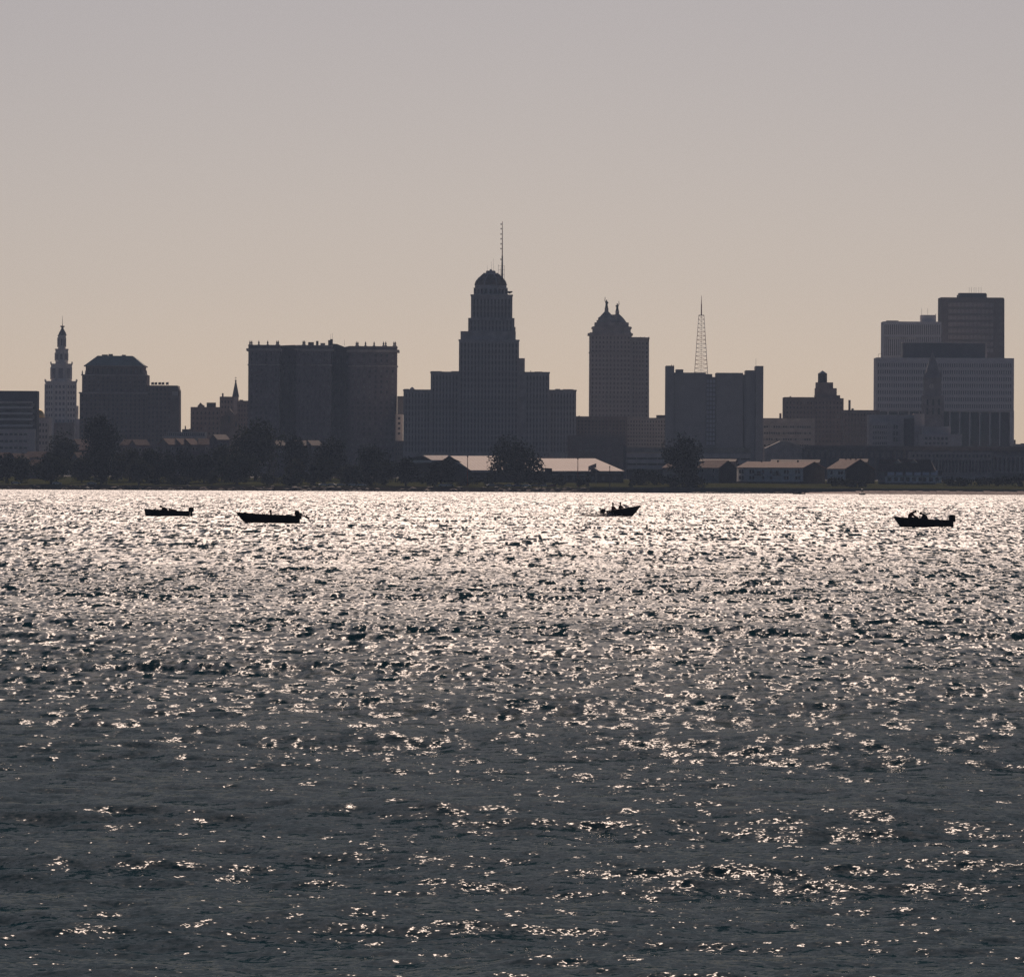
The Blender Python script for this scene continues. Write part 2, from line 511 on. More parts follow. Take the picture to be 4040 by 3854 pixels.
# ------------------------------------------------------------------ land
def build_land():
    m, n, l, p = new_mat('park_grass')
    tc = n.new('ShaderNodeTexCoord')
    nz = n.new('ShaderNodeTexNoise'); nz.inputs['Scale'].default_value = 0.05; nz.inputs['Detail'].default_value = 6
    cr = n.new('ShaderNodeValToRGB')
    cr.color_ramp.elements[0].position = 0.32; cr.color_ramp.elements[0].color = (0.036, 0.044, 0.016, 1)
    cr.color_ramp.elements[1].position = 0.70; cr.color_ramp.elements[1].color = (0.085, 0.085, 0.036, 1)
    l.new(tc.outputs['Object'], nz.inputs['Vector']); l.new(nz.outputs['Fac'], cr.inputs['Fac']); l.new(cr.outputs[0], p.inputs['Base Color'])
    p.inputs['Roughness'].default_value = 0.95; p.inputs['Specular IOR Level'].default_value = 0.0
    rng = random.Random(3)
    def sheet(name, ys, mat, label, nx=60, jit=0.25, z=None):
        vs, fs = [], []
        for y in ys:
            for i in range(nx + 1):
                x = -860 + 1720 * i / nx
                vs.append((x, y, (ground_z(y) if z is None else z(y)) + rng.uniform(-jit, jit)))
        for j in range(len(ys) - 1):
            for i in range(nx):
                a = j * (nx + 1) + i
                fs.append((a, a + 1, a + nx + 2, a + nx + 1))
        o = MB().add(vs, fs).build(name, mat)
        return tag(o, label, 'ground', kind='structure')
    lawn = sheet('lawn', [3168, 3176, 3190, 3210, 3240, 3270, 3310, 3360, 3420, 3470], m, 'grassy park strip along the far shore', 90, 0.12)
    sheet('city_ground', [3465, 3700, 4000, 4500, 5000, 5780], surf('city_paving', (0.11, 0.105, 0.10), 0.95), 'paved ground under the city', 20, 0.0)
    # stone bank down to the water, from the left edge to the middle
    bank = MB()
    nseg = 220
    for i in range(nseg):
        xa, xb = -420 + 480 * i / nseg, -420 + 480 * (i + 1) / nseg
        bank.add([(xa, 3150, -1.2), (xb, 3150, -1.2), (xb, 3169.5, 2.05), (xa, 3169.5, 2.05)], [(0, 1, 2, 3)])
    bk = bank.build('shore_bank', surf('dark_bank_stone', (0.03, 0.027, 0.026), 0.95, 0.4, 0.4, 0.0))  # dark stone colour, tone varying at random
    tag(bk, 'dark stony bank where the park meets the water', 'bank', kind='structure')
    stones = []
    for k in range(6):
        bm = bmesh.new()
        bmesh.ops.create_icosphere(bm, subdivisions=1, radius=1.0)
        for v in bm.verts:
            v.co *= rng.uniform(0.7, 1.25)
            v.co.z *= 0.55
        me = bpy.data.meshes.new('stone'); bm.to_mesh(me); bm.free()
        me.materials.append(surf('shore_stone_%d' % (k % 3), [(0.20, 0.145, 0.125), (0.05, 0.045, 0.042), (0.09, 0.075, 0.068)][k % 3], 0.8, 0.3, 0.8))
        stones.append(me)
    for i in range(230):
        x = rng.uniform(-300, 36)
        if x < -205 and rng.random() < 0.6:
            continue
        t = rng.random()
        y = 3154.0 + 15 * t
        s = rng.uniform(0.5, 1.5)
        o = link('stone', stones[rng.randrange(6)], None, bk, (x, y, -0.5 + 2.3 * t + rng.uniform(0, 0.3)), rng.uniform(0, 6), (s * 1.5, s, s))
    # low sea wall on the right
    w = empty('sea_wall', (at(3200, 1930, 3166).x, 3166, 0), 0, 'low dark sea wall in front of the park and the terraced houses', 'wall')
    x0 = at(2325, 1925, 3166).x - w.location.x
    sx = 12.0
    i = 0
    dm = surf('weathered_sea_wall', (0.12, 0.11, 0.105), 0.9, 0.3, 0.3)
    me = MB().box(0.03, sx - 0.03, 0, 3.5, -1.5, 2.15).mesh('wall_panel'); me.materials.append(dm)
    while x0 + i * sx < 330:
        link('wall_panel', me, None, w, (x0 + i * sx, rng.uniform(-0.12, 0.12), rng.uniform(-0.06, 0.06)))
        i += 1
    MB().box(x0, x0 + i * sx, -0.3, 3.8, 2.22, 2.55).build('coping', surf('wall_coping', (0.2, 0.18, 0.17), 0.9), w)
    # the pale stone breakwater in front of it
    b = empty('breakwater', (at(3600, 1940, 3118).x, 3118, 0), 0, 'long low pinkish stone breakwater at the water line', 'breakwater')
    pm = surf('pink_breakwater_stone', (0.46, 0.32, 0.27), 0.8, 0.3, 0.5)
    xs = at(3165, 1940, 3118).x - b.location.x
    block = []
    for k in range(5):
        h = 1.55 + rng.uniform(-0.15, 0.15)
        L = 3.0
        mb = MB().add([(0, -4.5, -1.0), (L - .06, -4.5, -1.0), (L - .06, 3.5, h), (0, 3.5, h + rng.uniform(-.08, .08)), (0, 5, -1.0), (L - .06, 5, -1.0)],
                      [(0, 1, 2, 3), (3, 2, 5, 4), (0, 3, 4), (1, 5, 2)])
        me = mb.mesh('stone_block'); me.materials.append(pm); block.append(me)
    for k in range(70):
        link('stone_block', block[rng.randrange(5)], None, b, (xs + k * 3.0, rng.uniform(-.25, .25), rng.uniform(-.1, .1)), scale=(1, 1, min(1.0, 0.35 + k * 0.06)))
    # rubble spit left of the breakwater
    r = empty('rubble_spit', (at(2820, 1940, 3140).x, 3140, 0), 0, 'low spit of pinkish rubble in front of the sea wall left of the breakwater', 'rubble')
    rm = MB()
    for k in range(130):
        px = rng.uniform(2725, 3180)
        x = at(px, 1940, 3140).x - r.location.x
        s = rng.uniform(0.35, 0.9)
        me = stones[0]
        o = link('stone', stones[rng.choice((0, 0, 3, 2))], None, r, (x, rng.uniform(-6, 6), rng.uniform(-.1, .35)), rng.uniform(0, 6), (s * 1.8, s, s * .8))
build_land()
# ------------------------------------------------------------------ the city, left to right
def flag(parent, x, y, z, h, mat, w=2.4):
    MB().tube((x, y, z), (x, y, z + h), 0.12, 0.07, 5).build('flag_pole', STEEL, parent)
    vs, fs = [], []
    for i in range(7):
        dx = w * i / 6
        wob = 0.25 * math.sin(i * 1.4)
        vs += [(x - dx, y + wob, z + h - 0.1 - dx * .12), (x - dx, y + wob, z + h - 1.6 - dx * .12)]
    for i in range(6):
        fs.append((2 * i, 2 * i + 1, 2 * i + 3, 2 * i + 2))
    MB().add(vs, fs).build('flag', mat, parent)

def left_office():
    b = Bld('office_block', 'modern office block with white horizontal bands cut by the left picture edge', 60, 3950)
    b.box('wall', -120, 141, 1541, None, 9, 30, DARKC)
    MB_ = b.box('banded_core', -120, 116, 1583, 1692, 2, 12, GLASS)
    for k, y in enumerate((1583, 1603, 1627, 1650, 1675)):
        x0, x1, z0, z1 = b.span(-120, 116, y, y + (8 if k else 7))
        mb = MB().box(x0, x1 - 1, 0.9, 6, z0, z1)
        mb.frustum(18, 2.6, 2.6, z0, z1, x1 - 1.0, 3.6)
        mb.build('spandrel_band', WHITEPAINT if k else PALEC, b.root)
    for y in (1598, 1622, 1646, 1670):
        x, z = b.p(123, y)
        MB().frustum(14, 1.5, 1.5, z - 1.1, z + 0.9, x, 6.0).build('corner_window', PALEWIN, b.root)
    b.box('base', -120, 138, 1692, None, -1, 12, PALEC)
    b.grid(-115, 110, 1700, 1780, 12, 3, 0.75, 0.30, -1, PALEC, GLASS, 0.3, False, False)
    b.box('corner_shaft', 139, 143, 1545, None, 8, 12, DARKC)
    b.done()

def gold_dome():
    b = Bld('domed_bank', 'bank with a gilded dome half hidden behind the banded office block', 139, 4300)
    b.box('wall', 112, 196, 1648, None, -8, 22, STONE)
    x, z = b.p(139, 1648)
    r = 34 * b.m
    prof = [(r * 1.02, z), (r * 1.02, z + 1.0)] + [(r * math.cos(t), z + 1.0 + r * 0.92 * math.sin(t)) for t in [i * math.pi / 18 for i in range(9)]] + [(0.5, z + 1.0 + r * .93)]
    MB().lathe(prof, 28, x, 6).build('dome', GOLD, b.root, smooth=False)
    b.grid(120, 192, 1664, 1760, 6, 4, 0.45, 0.5, -8, STONE, GLASS, 0.4, True, True)
    b.done()

def electric_tower():
    b = Bld('white_tower', 'slender white terracotta tower stepping up to a small domed lantern', 237, 4500)
    X = lambda px, py: b.p(px, py)
    cx0 = b.p(239, 1500)[0]
    def tier(name, px0, px1, pt, pb, n=8, mat=TERRA, d=0.0):
        x0, x1, z0, z1 = b.span(px0, px1, pt, pb)
        w = (x1 - x0) / 2
        r = w / math.cos(math.pi / 8)
        MB().frustum(8, r, r, z0, z1, (x0 + x1) / 2, 16, math.pi / 8).build(name, mat, b.root)
        return (x0 + x1) / 2, w, z0, z1
    shaft = tier('shaft', 174, 295, 1503, None)
    t2 = tier('middle_stage', 196, 277, 1434, 1503)
    t3 = tier('upper_stage', 213, 262, 1375, 1434)
    t4 = tier('lantern', 223, 253, 1321, 1375)
    def octa(cx, w, z0, z1, cols, rows, fw, fh, faces, out=0.05, pane=MIDWIN):
        side = 2 * w * math.tan(math.pi / 8)
        for f in faces:
            a = f * math.pi / 4
            for i in range(cols):
                for j in range(rows):
                    cw, ch = side * 0.86 / cols, (z1 - z0) / rows
                    u = -side * .43 + (i + .5) * cw
                    x = cx + math.sin(a) * (w + out) + u * math.cos(a)
                    y = 16 - math.cos(a) * (w + out) + u * math.sin(a)
                    b.panes.append((x, z0 + (j + .5) * ch, cw * fw, ch * fh, y, pane, a, 0))
            # white piers standing proud between the bays
            for s in (-1, 1):
                u = s * side * .465
                x = cx + math.sin(a) * (w + .2) + u * math.cos(a)
                y = 16 - math.cos(a) * (w + .2) + u * math.sin(a)
                MB().box(-side * .035, side * .035, -0.45, 0.45, z0, z1).build('pier', TERRA, b.root, (x, y, 0), a)
    cx, w, z0, z1 = shaft
    octa(cx, w, b.p(239, 1672)[1], b.p(239, 1514)[1], 3, 7, 0.55, 0.5, (-1, 0, 1))
    cx, w, z0, z1 = t2
    octa(cx, w, z0 + 1.2, z1 - 2.2, 1, 1, 0.62, 0.82, (-1, 0, 1))
    cx, w, z0, z1 = t3
    octa(cx, w, z0 + 2.0, z1 - 2.6, 1, 1, 0.55, 0.75, (-1, 0, 1))
    cx, w, z0, z1 = t4
    octa(cx, w, z0 + 1.2, z1 - 1.5, 1, 1, 0.45, 0.7, (-1, 0, 1))
    for (c, w, z0, z1), th in ((shaft, .9), (t2, .8), (t3, .7), (t4, .6)):
        r = (w + .3) / math.cos(math.pi / 8)
        MB().frustum(8, r, r, z1 - th, z1 + 0.05, c, 16, math.pi / 8).build('cornice', TERRA, b.root)
        for k in range(8 if th > .75 else 0):
            a = math.pi / 8 + k * math.pi / 4
            xx, yy = c + (w + .2) / math.cos(math.pi / 8) * math.cos(a), 16 + (w + .2) / math.cos(math.pi / 8) * math.sin(a)
            MB().frustum(4, .5, .45, z1, z1 + .8, xx, yy, math.pi / 4).frustum(4, .5, .05, z1 + .8, z1 + 1.5, xx, yy, math.pi / 4).build('pinnacle', TERRA, b.root)
    z = lambda py: b.p(239, py)[1]
    R = t4[1]
    MB().lathe([(R * 1.12, z(1321)), (R * 1.02, z(1316)), (R * .84, z(1309)), (R * .56, z(1302)), (R * .34, z(1295)), (R * .24, z(1288))], 12, cx0, 16).build('dome', surf('lead_dome', (.26, .25, .24), .6), b.root)
    MB().lathe([(.5, z(1290)), (1.3, z(1288)), (1.5, z(1286)), (1.2, z(1283.5)), (.4, z(1282))], 10, cx0, 16).build('finial', STEEL, b.root)
    MB().tube((cx0, 16, z(1283)), (cx0, 16, z(1244)), .22, .06, 5).build('spire_rod', STEEL, b.root)
    b.box('side_turret', 296, 313, 1652, None, 12, 20, TERRA)
    b.box('low_wing', 215, 291, 1668, None, -6, 8, BROWN)
    b.box('side_wing', 288, 300, 1600, None, 14, 26, TERRA)
    b.done()

def hip_roof_block():
    b = Bld('hip_roof_tower', 'broad brick tower with a pale green hip roof and stepped shoulders', 450, 4150)
    # roof
    xa, z0 = b.p(334, 1441); xb, _ = b.p(569, 1441)
    ra, z1 = b.p(383, 1403); rb, _ = b.p(521, 1403)
    y0, y1 = -1.0, 33.0
    MB().add([(xa, y0, z0), (xb, y0, z0), (xb, y1, z0), (xa, y1, z0), (ra, y0 + 6, z1), (rb, y0 + 6, z1), (rb, y1 - 6, z1), (ra, y1 - 6, z1)],
             [(0, 3, 2, 1), (4, 5, 6, 7), (0, 1, 5, 4), (1, 2, 6, 5), (2, 3, 7, 6), (3, 0, 4, 7)]).build('roof', COPPER, b.root)
    for px0, px1, pt in ((399, 421, 1398), (425, 441, 1396), (478, 492, 1399)):
        b.box('roof_vent', px0, px1, pt, 1405, 8, 13, GREYROOF)
    MB().box(xa - .4, xb + .4, y0 - .5, y1 + .5, z0 - .7, z0 - .02).build('eaves', LIME, b.root)
    b.box('top_storey', 338, 566, 1444, 1478, 0.6, 31, BROWN)
    b.grid(340, 564, 1450, 1476, 12, 1, 0.35, 0.7, 0.6, BROWN, GLASS, 0.35, True, True, None, .25, PALEWIN)
    b.box('shoulder', 324, 579, 1478, 1548, -0.6, 34, BROWN)
    b.ledge(324, 579, 1478, .7, .5, -.6, LIME)
    b.grid(326, 577, 1484, 1546, 14, 4, 0.36, 0.5, -0.6, BROWN, GLASS, 0.35, True, True, None, .12, PALEWIN)
    for px in (325, 338, 565, 578):
        x, z = b.p(px, 1478)
        MB().frustum(4, .6, .45, z, z + 1.6, x, -.4, math.pi / 4).frustum(4, .5, .05, z + 1.6, z + 2.6, x, -.4, math.pi / 4).build('pinnacle', LIME, b.root)
    b.box('wall', 315, 579, 1548, None, -1.6, 36, BROWN)
    b.ledge(315, 579, 1548, .8, .5, -1.6, LIME)
    b.grid(317, 577, 1553, 1745, 15, 11, 0.36, 0.5, -1.6, BROWN, GLASS, 0.35, True, True, None, .06, PALEWIN)
    b.box('wing', 579.2, 700, 1521, None, -1.2, 30, BROWN)
    b.prof('wing_corner', [(700, 1760), (708, 1760), (708, 1541), (701, 1522), (700, 1522)], -1.2, 20, BROWN)
    b.grid(581, 676, 1528, 1745, 6, 12, 0.34, 0.48, -1.2, BROWN, GLASS, 0.35, True, True, None, .05, PALEWIN)
    b.prof('glazed_attic', [(655, 1540), (707, 1541), (700, 1524), (655, 1524)], -1.5, 3, SOFTGLASS)
    for px in (683, 691, 699):
        b.pane(px, 1552, 5.5, 17, -1.3, surf('bright_window', (.75, .72, .68), .3, .05))
    for i, px in enumerate((603, 616, 631, 644, 661)):
        x, z = b.p(px, 1522)
        flag(b.root, x, 12, z, 2.4 + 0.0, surf('dark_flag', (.12, .10, .12), .8), 1.6)
    b.done()

def mid_left_group():
    Y = 4250
    b = Bld('gabled_hall', 'brown hall with a pointed gable left of the church spire', 810, Y)
    b.box('wall', 752, 868, 1606, None, 0, 20, BROWN)
    b.prof('gable', [(780, 1606), (806, 1606), (806, 1600), (798, 1596), (791, 1588), (785, 1596), (780, 1600)], -.4, 4, BROWN)
    b.box('roof_house', 814, 849, 1588, 1607, 5, 12, GREYROOF)
    b.box('step', 746, 760, 1692, None, -2, 8, GREYROOF)
    b.grid(755, 866, 1620, 1720, 7, 5, .4, .5, 0, BROWN, GLASS, .35, True, True, None, .06, PALEWIN)
    b.done()
    b = Bld('flat_block', 'plain flat-topped block beside the church spire', 905, Y + 60)
    b.box('wall', 867, 936, 1565, None, 0, 22, BROWN)
    b.box('chimney', 874, 880, 1551, 1566, 6, 9, BRICK)
    b.grid(870, 933, 1575, 1720, 5, 7, .4, .45, 0, BROWN, GLASS, .35, True, True, None, .05, PALEWIN)
    b.done()
    c = Bld('church', 'church with a thin pointed spire topped by a cross', 930, Y + 25, 'church')
    c.box('tower', 921, 938, 1566, None, 0, 2.6, STONE)
    x, z0 = c.p(929.5, 1566)
    z = lambda py: c.p(929.5, py)[1]
    MB().frustum(8, 2.3, .3, z0, z(1503), x, 1.3, math.pi / 8).build('spire', surf('slate', (.15, .15, .16), .7), c.root)
    MB().lathe([(.2, z(1504)), (.75, z(1502)), (.75, z(1501)), (.2, z(1499))], 10, x, 1.3).build('finial', STEEL, c.root)
    MB().tube((x, 1.3, z(1500)), (x, 1.3, z(1486)), .12, .1, 5).tube((x - .7, 1.3, z(1491)), (x + .7, 1.3, z(1491)), .1, .1, 5).build('cross', STEEL, c.root)
    c.prof('nave', [(872, 1760), (985, 1760), (985, 1650), (962, 1612), (930, 1640), (908, 1612), (880, 1650), (872, 1650)], -14, -2, surf('church_stone', (.2, .17, .15), .9))
    for px, py, w, h in ((908, 1655, 8, 26), (962, 1655, 8, 26), (935, 1675, 7, 20)):
        c.pane(px, py, w, h, -14.05, GLASS)
    c.done()
    d = Bld('hotel_annexe', 'low dark block tucked against the left side of the big three-winged hotel', 965, Y - 40)
    d.box('wall', 936, 985, 1581, None, 0, 25, BROWN)
    d.box('roof_house', 943, 957, 1577, 1582, 5, 12, GREYROOF)
    d.grid(938, 983, 1592, 1720, 4, 7, .4, .45, 0, BROWN, GLASS, .35, True, True, None, .05, PALEWIN)
    d.done()
    e = Bld('low_office', 'long low office with a ribbon of windows left of the brown hall', 720, 3900)
    e.box('wall', 655, 810, 1704, None, 0, 20, CONC)
    e.box('roof_house', 717, 744, 1693, 1705, 4, 12, GREYROOF)
    e.box('stack', 727, 731, 1680, 1694, 6, 8, TILE)
    e.box('cornice_band', 640, 812, 1722, 1728, -1.5, 3, PALEC)
    e.grid(658, 807, 1707, 1721, 20, 1, .6, .7, 0, CONC, GLASS, .3)
    e.done()

def statler():
    b = Bld('wide_hotel', 'massive dark brick hotel with three wings and a flat cornice', 1272, 4080)
    W = [(980, 1103), (1171, 1308), (1377, 1565)]
    b.box('back_wall', 984, 1562, 1366, None, 26, 48, BRICK)
    tops = [(1361, 1362), (1362, 1363), (1366, 1368)]
    for i, (x0, x1) in enumerate(W):
        t = tops[i][0]
        b.box('wing', x0, x1, t, None, 0, 26.02, BRICK)
        b.ledge(x0 - 2, x1 + (3 if i == 2 else 1), t + 14, 1.4, .9, 0, LIME, 'cornice', 26)
        b.ledge(x0, x1, t, .5, .25, 0, LIME, 'parapet_cap', 26)
        b.ledge(x0, x1, t + 76, .7, .45, 0, LIME, 'string_course', 25)
        n = (3, 4, 4)[i]
        b.grid(x0 + 4, x1 - 4, t + 26, 1785, n * 2, 19, .34, .48, 0, BRICK, GLASS, .35, True, True, None, .42, PALEWIN)
    # gable slopes where the court roofs meet the wings
    b.prof('roof_slope', [(1103, 1372), (1180, 1372), (1186, 1364), (1171, 1366), (1160, 1358), (1103, 1360)], 24, 26, GREYROOF)
    b.prof('roof_slope', [(1308, 1374), (1400, 1374), (1400, 1364), (1377, 1362), (1356, 1366), (1325, 1354), (1308, 1353)], 24, 26, GREYROOF)
    for px0, px1 in ((1105, 1169), (1310, 1375)):
        b.grid(px0, px1, 1395, 1785, 3, 18, .3, .45, 26, BRICK, GLASS, .3, True, True, None, .12, PALEWIN)
    for px in (986, 993, 1021, 1056, 1092, 1098, 1196, 1202, 1406, 1412, 1442, 1476, 1513, 1522, 1554, 1560):
        x, z = b.p(px, 1362 if px < 1380 else 1366)
        MB().lathe([(.75, z - .2), (.75, z + .4), (.35, z + .6), (.55, z + 1.3), (.42, z + 1.8), (.12, z + 2.6), (.03, z + 3.0)], 8, x, .8).build('roof_urn', LIME, b.root)
    for px0, px1, pt, d in ((1214, 1236, 1349, 8), (1245, 1254, 1344, 10), (1293, 1310, 1341, 9), (1301, 1311, 1337, 9), (1262, 1280, 1352, 12)):
        b.box('roof_plant', px0, px1, pt, 1366, d, d + 5, GREYROOF if px0 != 1262 else PALEC)
    for px, top in ((1302, 1315), (1309, 1312), (1357, 1338)):
        x, z = b.p(px, 1362)
        MB().tube((x, 14, z), (x, 14, b.p(px, top)[1]), .12, .06, 4).build('antenna', STEEL, b.root)
    b.done()

def slim_white_block():
    b = Bld('slim_pale_block', 'narrow pale block squeezed between the hotel and the stepped tower', 1576, 4060)
    b.box('tower', 1566, 1594, 1562, 1634, 14, 30, GREYROOF)
    b.box('wall', 1560, 1588, 1634, None, 6, 26, PALEC)
    b.grid(1564, 1584, 1640, 1720, 1, 4, .45, .5, 6, PALEC, GLASS, .3)
    b.box('lower_front', 1556, 1640, 1740, None, -12, 5, BROWN)
    b.grid(1560, 1636, 1746, 1800, 8, 3, .45, .5, -12, BROWN, GLASS, .3)
    b.done()

def city_hall():
    b = Bld('stepped_tower', 'tallest building, a stepped sandstone tower with a domed crown', 1930, 4000)
    S = STONE
    b.box('wing', 1591, 1700, 1536, None, 10, 50, S)
    b.box('wing', 2167, 2274, 1537, None, 10, 50, S)
    b.box('shoulder', 1699, 1812, 1466, None, 5, 48, S)
    b.box('shoulder', 2047, 2168, 1467, None, 5, 48, S)
    b.box('shaft', 1811, 2048, 1340, None, 0, 46, S)
    b.box('side_buttress', 2047.5, 2071, 1412, None, 12, 40, S)
    b.box('setback', 1817, 2035, 1307, 1342, 3, 43, S)
    b.box('setback', 1847, 2030, 1254, 1309, 6, 40, S)
    b.box('setback', 2026, 2034, 1289, 1309, 8, 38, S)
    b.box('setback', 1858, 2022, 1161, 1256, 8, 38, S)
    # windows between tall piers
    b.grid(1815, 2044, 1352, 1785, 17, 19, .42, .58, 0, S, DIMWIN, .6, True, True, None, .02, PALEWIN, STONESP)
    b.grid(1704, 1808, 1478, 1785, 8, 13, .42, .55, 5, S, DIMWIN, .5, sp=STONESP)
    b.grid(2075, 2164, 1480, 1785, 7, 13, .42, .55, 5, S, DIMWIN, .5, sp=STONESP)
    b.grid(1596, 1696, 1548, 1785, 8, 10, .42, .55, 10, S, DIMWIN, .5, sp=STONESP)
    b.grid(2172, 2270, 1550, 1785, 8, 10, .42, .55, 10, S, DIMWIN, .5, sp=STONESP)
    b.grid(1864, 2016, 1178, 1252, 11, 3, .45, .8, 8, S, DIMWIN, .6, sp=STONESP)
    b.grid(1853, 2022, 1262, 1304, 12, 2, .42, .6, 6, S, DIMWIN, .5, sp=STONESP)
    for px0, px1, pt, d in ((1591, 1700, 1536, 10), (2167, 2274, 1537, 10), (1699, 1812, 1466, 5), (2047, 2168, 1467, 5), (1811, 2048, 1340, 0), (1858, 2022, 1161, 8)):
        b.ledge(px0, px1, pt, .9, .3, d, S, 'coping', 6)
    # parapet blocks and roof gear
    for px0, px1, pt, d in ((1699, 1742, 1463, 12), (1780, 1811, 1463, 12), (2093, 2096, 1461, 12), (2110, 2140, 1465, 10), (1592, 1612, 1533, 16), (2222, 2264, 1534, 18), (2192, 2212, 1532, 26)):
        b.box('roof_block', px0, px1, pt, pt + 6, d, d + 8, S)
    x, z = b.p(1624, 1535)
    MB().lathe([(1.5, 0), (1.3, .5), (.7, 1.1), (.1, 1.5)], 14).build('radome', WHITEPAINT, b.root, (x, 22, z))
    # crown
    x0, z0 = b.p(1868, 1160); x1, _ = b.p(2003, 1160)
    cx = (x0 + x1) / 2
    w = (x1 - x0) / 2
    z = lambda py: b.p(1937, py)[1]
    oc = lambda r: r / math.cos(math.pi / 8)
    MB().frustum(8, oc(w), oc(w), z(1161), z(1132), cx, 23, math.pi / 8).build('drum', S, b.root)
    MB().frustum(8, oc(w * .93), oc(w * .93), z(1132), z(1122), cx, 23, math.pi / 8).build('drum_cap', S, b.root)
    for k in range(8):
        a = k * math.pi / 4
        for s in (-.5, 0, .5):
            u = s * w * .55
            xx = cx + math.sin(a) * (w + .1) + u * math.cos(a)
            yy = 23 - math.cos(a) * (w + .1) + u * math.sin(a)
            if k in (0, 1, 7):
                b.panes.append((xx, z(1147), 1.3, 2.6, yy, GLASS, a, 0))
    tilem = surf('crown_tile', (.22, .17, .14), .6, .4, .5)
    MB().lathe([(oc(w * .91), z(1122)), (oc(w * .84), z(1108)), (oc(w * .67), z(1094)), (oc(w * .43), z(1079))], 8, cx, 23, math.pi / 8).build('dome', tilem, b.root)
    for k in range(8):
        a = math.pi / 8 + k * math.pi / 4
        pts = [(oc(w * .92), z(1121)), (oc(w * .85), z(1107)), (oc(w * .68), z(1093)), (oc(w * .44), z(1078))]
        mb = MB()
        for (r0, za), (r1, zb_) in zip(pts, pts[1:]):
            mb.tube((cx + r0 * math.cos(a), 23 + r0 * math.sin(a), za), (cx + r1 * math.cos(a), 23 + r1 * math.sin(a), zb_), .42, .42, 5)
        mb.build('dome_rib', S, b.root)
    MB().frustum(8, oc(w * .45), oc(w * .44), z(1080), z(1073), cx, 23, math.pi / 8).build('crown_ring', S, b.root)
    MB().frustum(8, oc(w * .29), oc(w * .27), z(1073), z(1064), cx, 23, math.pi / 8).build('crown_cap', S, b.root)
    MB().frustum(6, .9, .5, z(1064), z(1058), cx, 23).build('crown_knob', S, b.root)
    for px, top in ((1922, 1043), (1946, 1015), (1938, 1028)):
        x = b.p(px, 1070)[0]
        MB().tube((x, 22, z(1074)), (x, 22, z(top)), .10, .05, 4).build('whip_antenna', STEEL, b.root)
    x, zz = b.p(2010, 1155)
    MB().lathe([(.15, 0), (1.5, .6), (1.9, 1.4)], 12).build('dish', STEEL, b.root, (x, 22, zz))
    # the broadcast mast
    m = empty('broadcast_mast', (b.root.location.x + b.p(1981, 1099)[0], b.root.location.y + 16, b.zb + z(1104)), 0, 'thin mast of stacked dipoles on the crown of the stepped tower', 'mast')
    h = (1104 - 870) * b.m
    tri = MB()
    MB().tube((0, 0, 0), (-.0, 0, h * .42), .62, .38, 6).build('lower_pole', STEEL, m)
    MB().tube((0, 0, h * .42), (0, 0, h), .30, .16, 6).build('upper_pole', REDPAINT, m)
    for py in (881, 899, 920, 939, 959, 978, 1020):
        zz = (1104 - py) * b.m
        MB().tube((0, 0, zz), (-.75, 0, zz), .09, .09, 4).tube((-.75, 0, zz - .45), (-.75, 0, zz + .45), .28, .28, 5).build('dipole', STEEL, m)
    for dx, py0, py1 in ((-2.2, 1040, 1104), (1.3, 1044, 1104), (-1.0, 1052, 1104)):
        MB().tube((dx, .5, -1.2), (dx, .5, (1104 - py0) * b.m), .13, .08, 4).build('side_antenna', STEEL, m)
    for py in (1046, 1062, 1080):
        zz = (1104 - py) * b.m
        MB().tube((-2.2, .5, zz), (1.3, .5, zz), .09, .09, 4).build('crossbar', STEEL, m)
    b.done()

def robed_figure(parent_loc, s, mirror):
    """a plain draped statue with one arm raised"""
    bm_ = [((0, 0, 0), .62), ((0, 0, 1.6), .55), ((0, -.05, 3.0), .5), ((0, -.05, 4.1), .62), ((0, 0, 4.75), .26), ((0, 0, 5.25), .36), ((0, 0, 5.6), .3)]
    mb = MB()
    prof = [(.95, 0), (.9, .5), (.72, 2.0), (.66, 3.0), (.86, 4.0), (.80, 4.4), (.30, 4.7), (.30, 4.85), (.42, 5.1), (.42, 5.4), (.30, 5.65), (.05, 5.75)]
    mb.lathe(prof, 12)
    mb.tube((mirror * .65, 0, 4.2), (mirror * 1.05, -.1, 5.2), .30, .24, 6)
    mb.tube((mirror * 1.05, -.1, 5.1), (mirror * .95, -.1, 6.6), .22, .16, 6)
    mb.tube((mirror * .95, -.1, 6.5), (mirror * .95, -.1, 7.6), .14, .2, 6)
    mb.tube((-mirror * .7, -.1, 4.2), (-mirror * .95, -.45, 3.3), .28, .24, 6)
    mb.tube((-mirror * .95, -.45, 3.35), (-mirror * .45, -.75, 3.1), .22, .18, 6)
    return mb

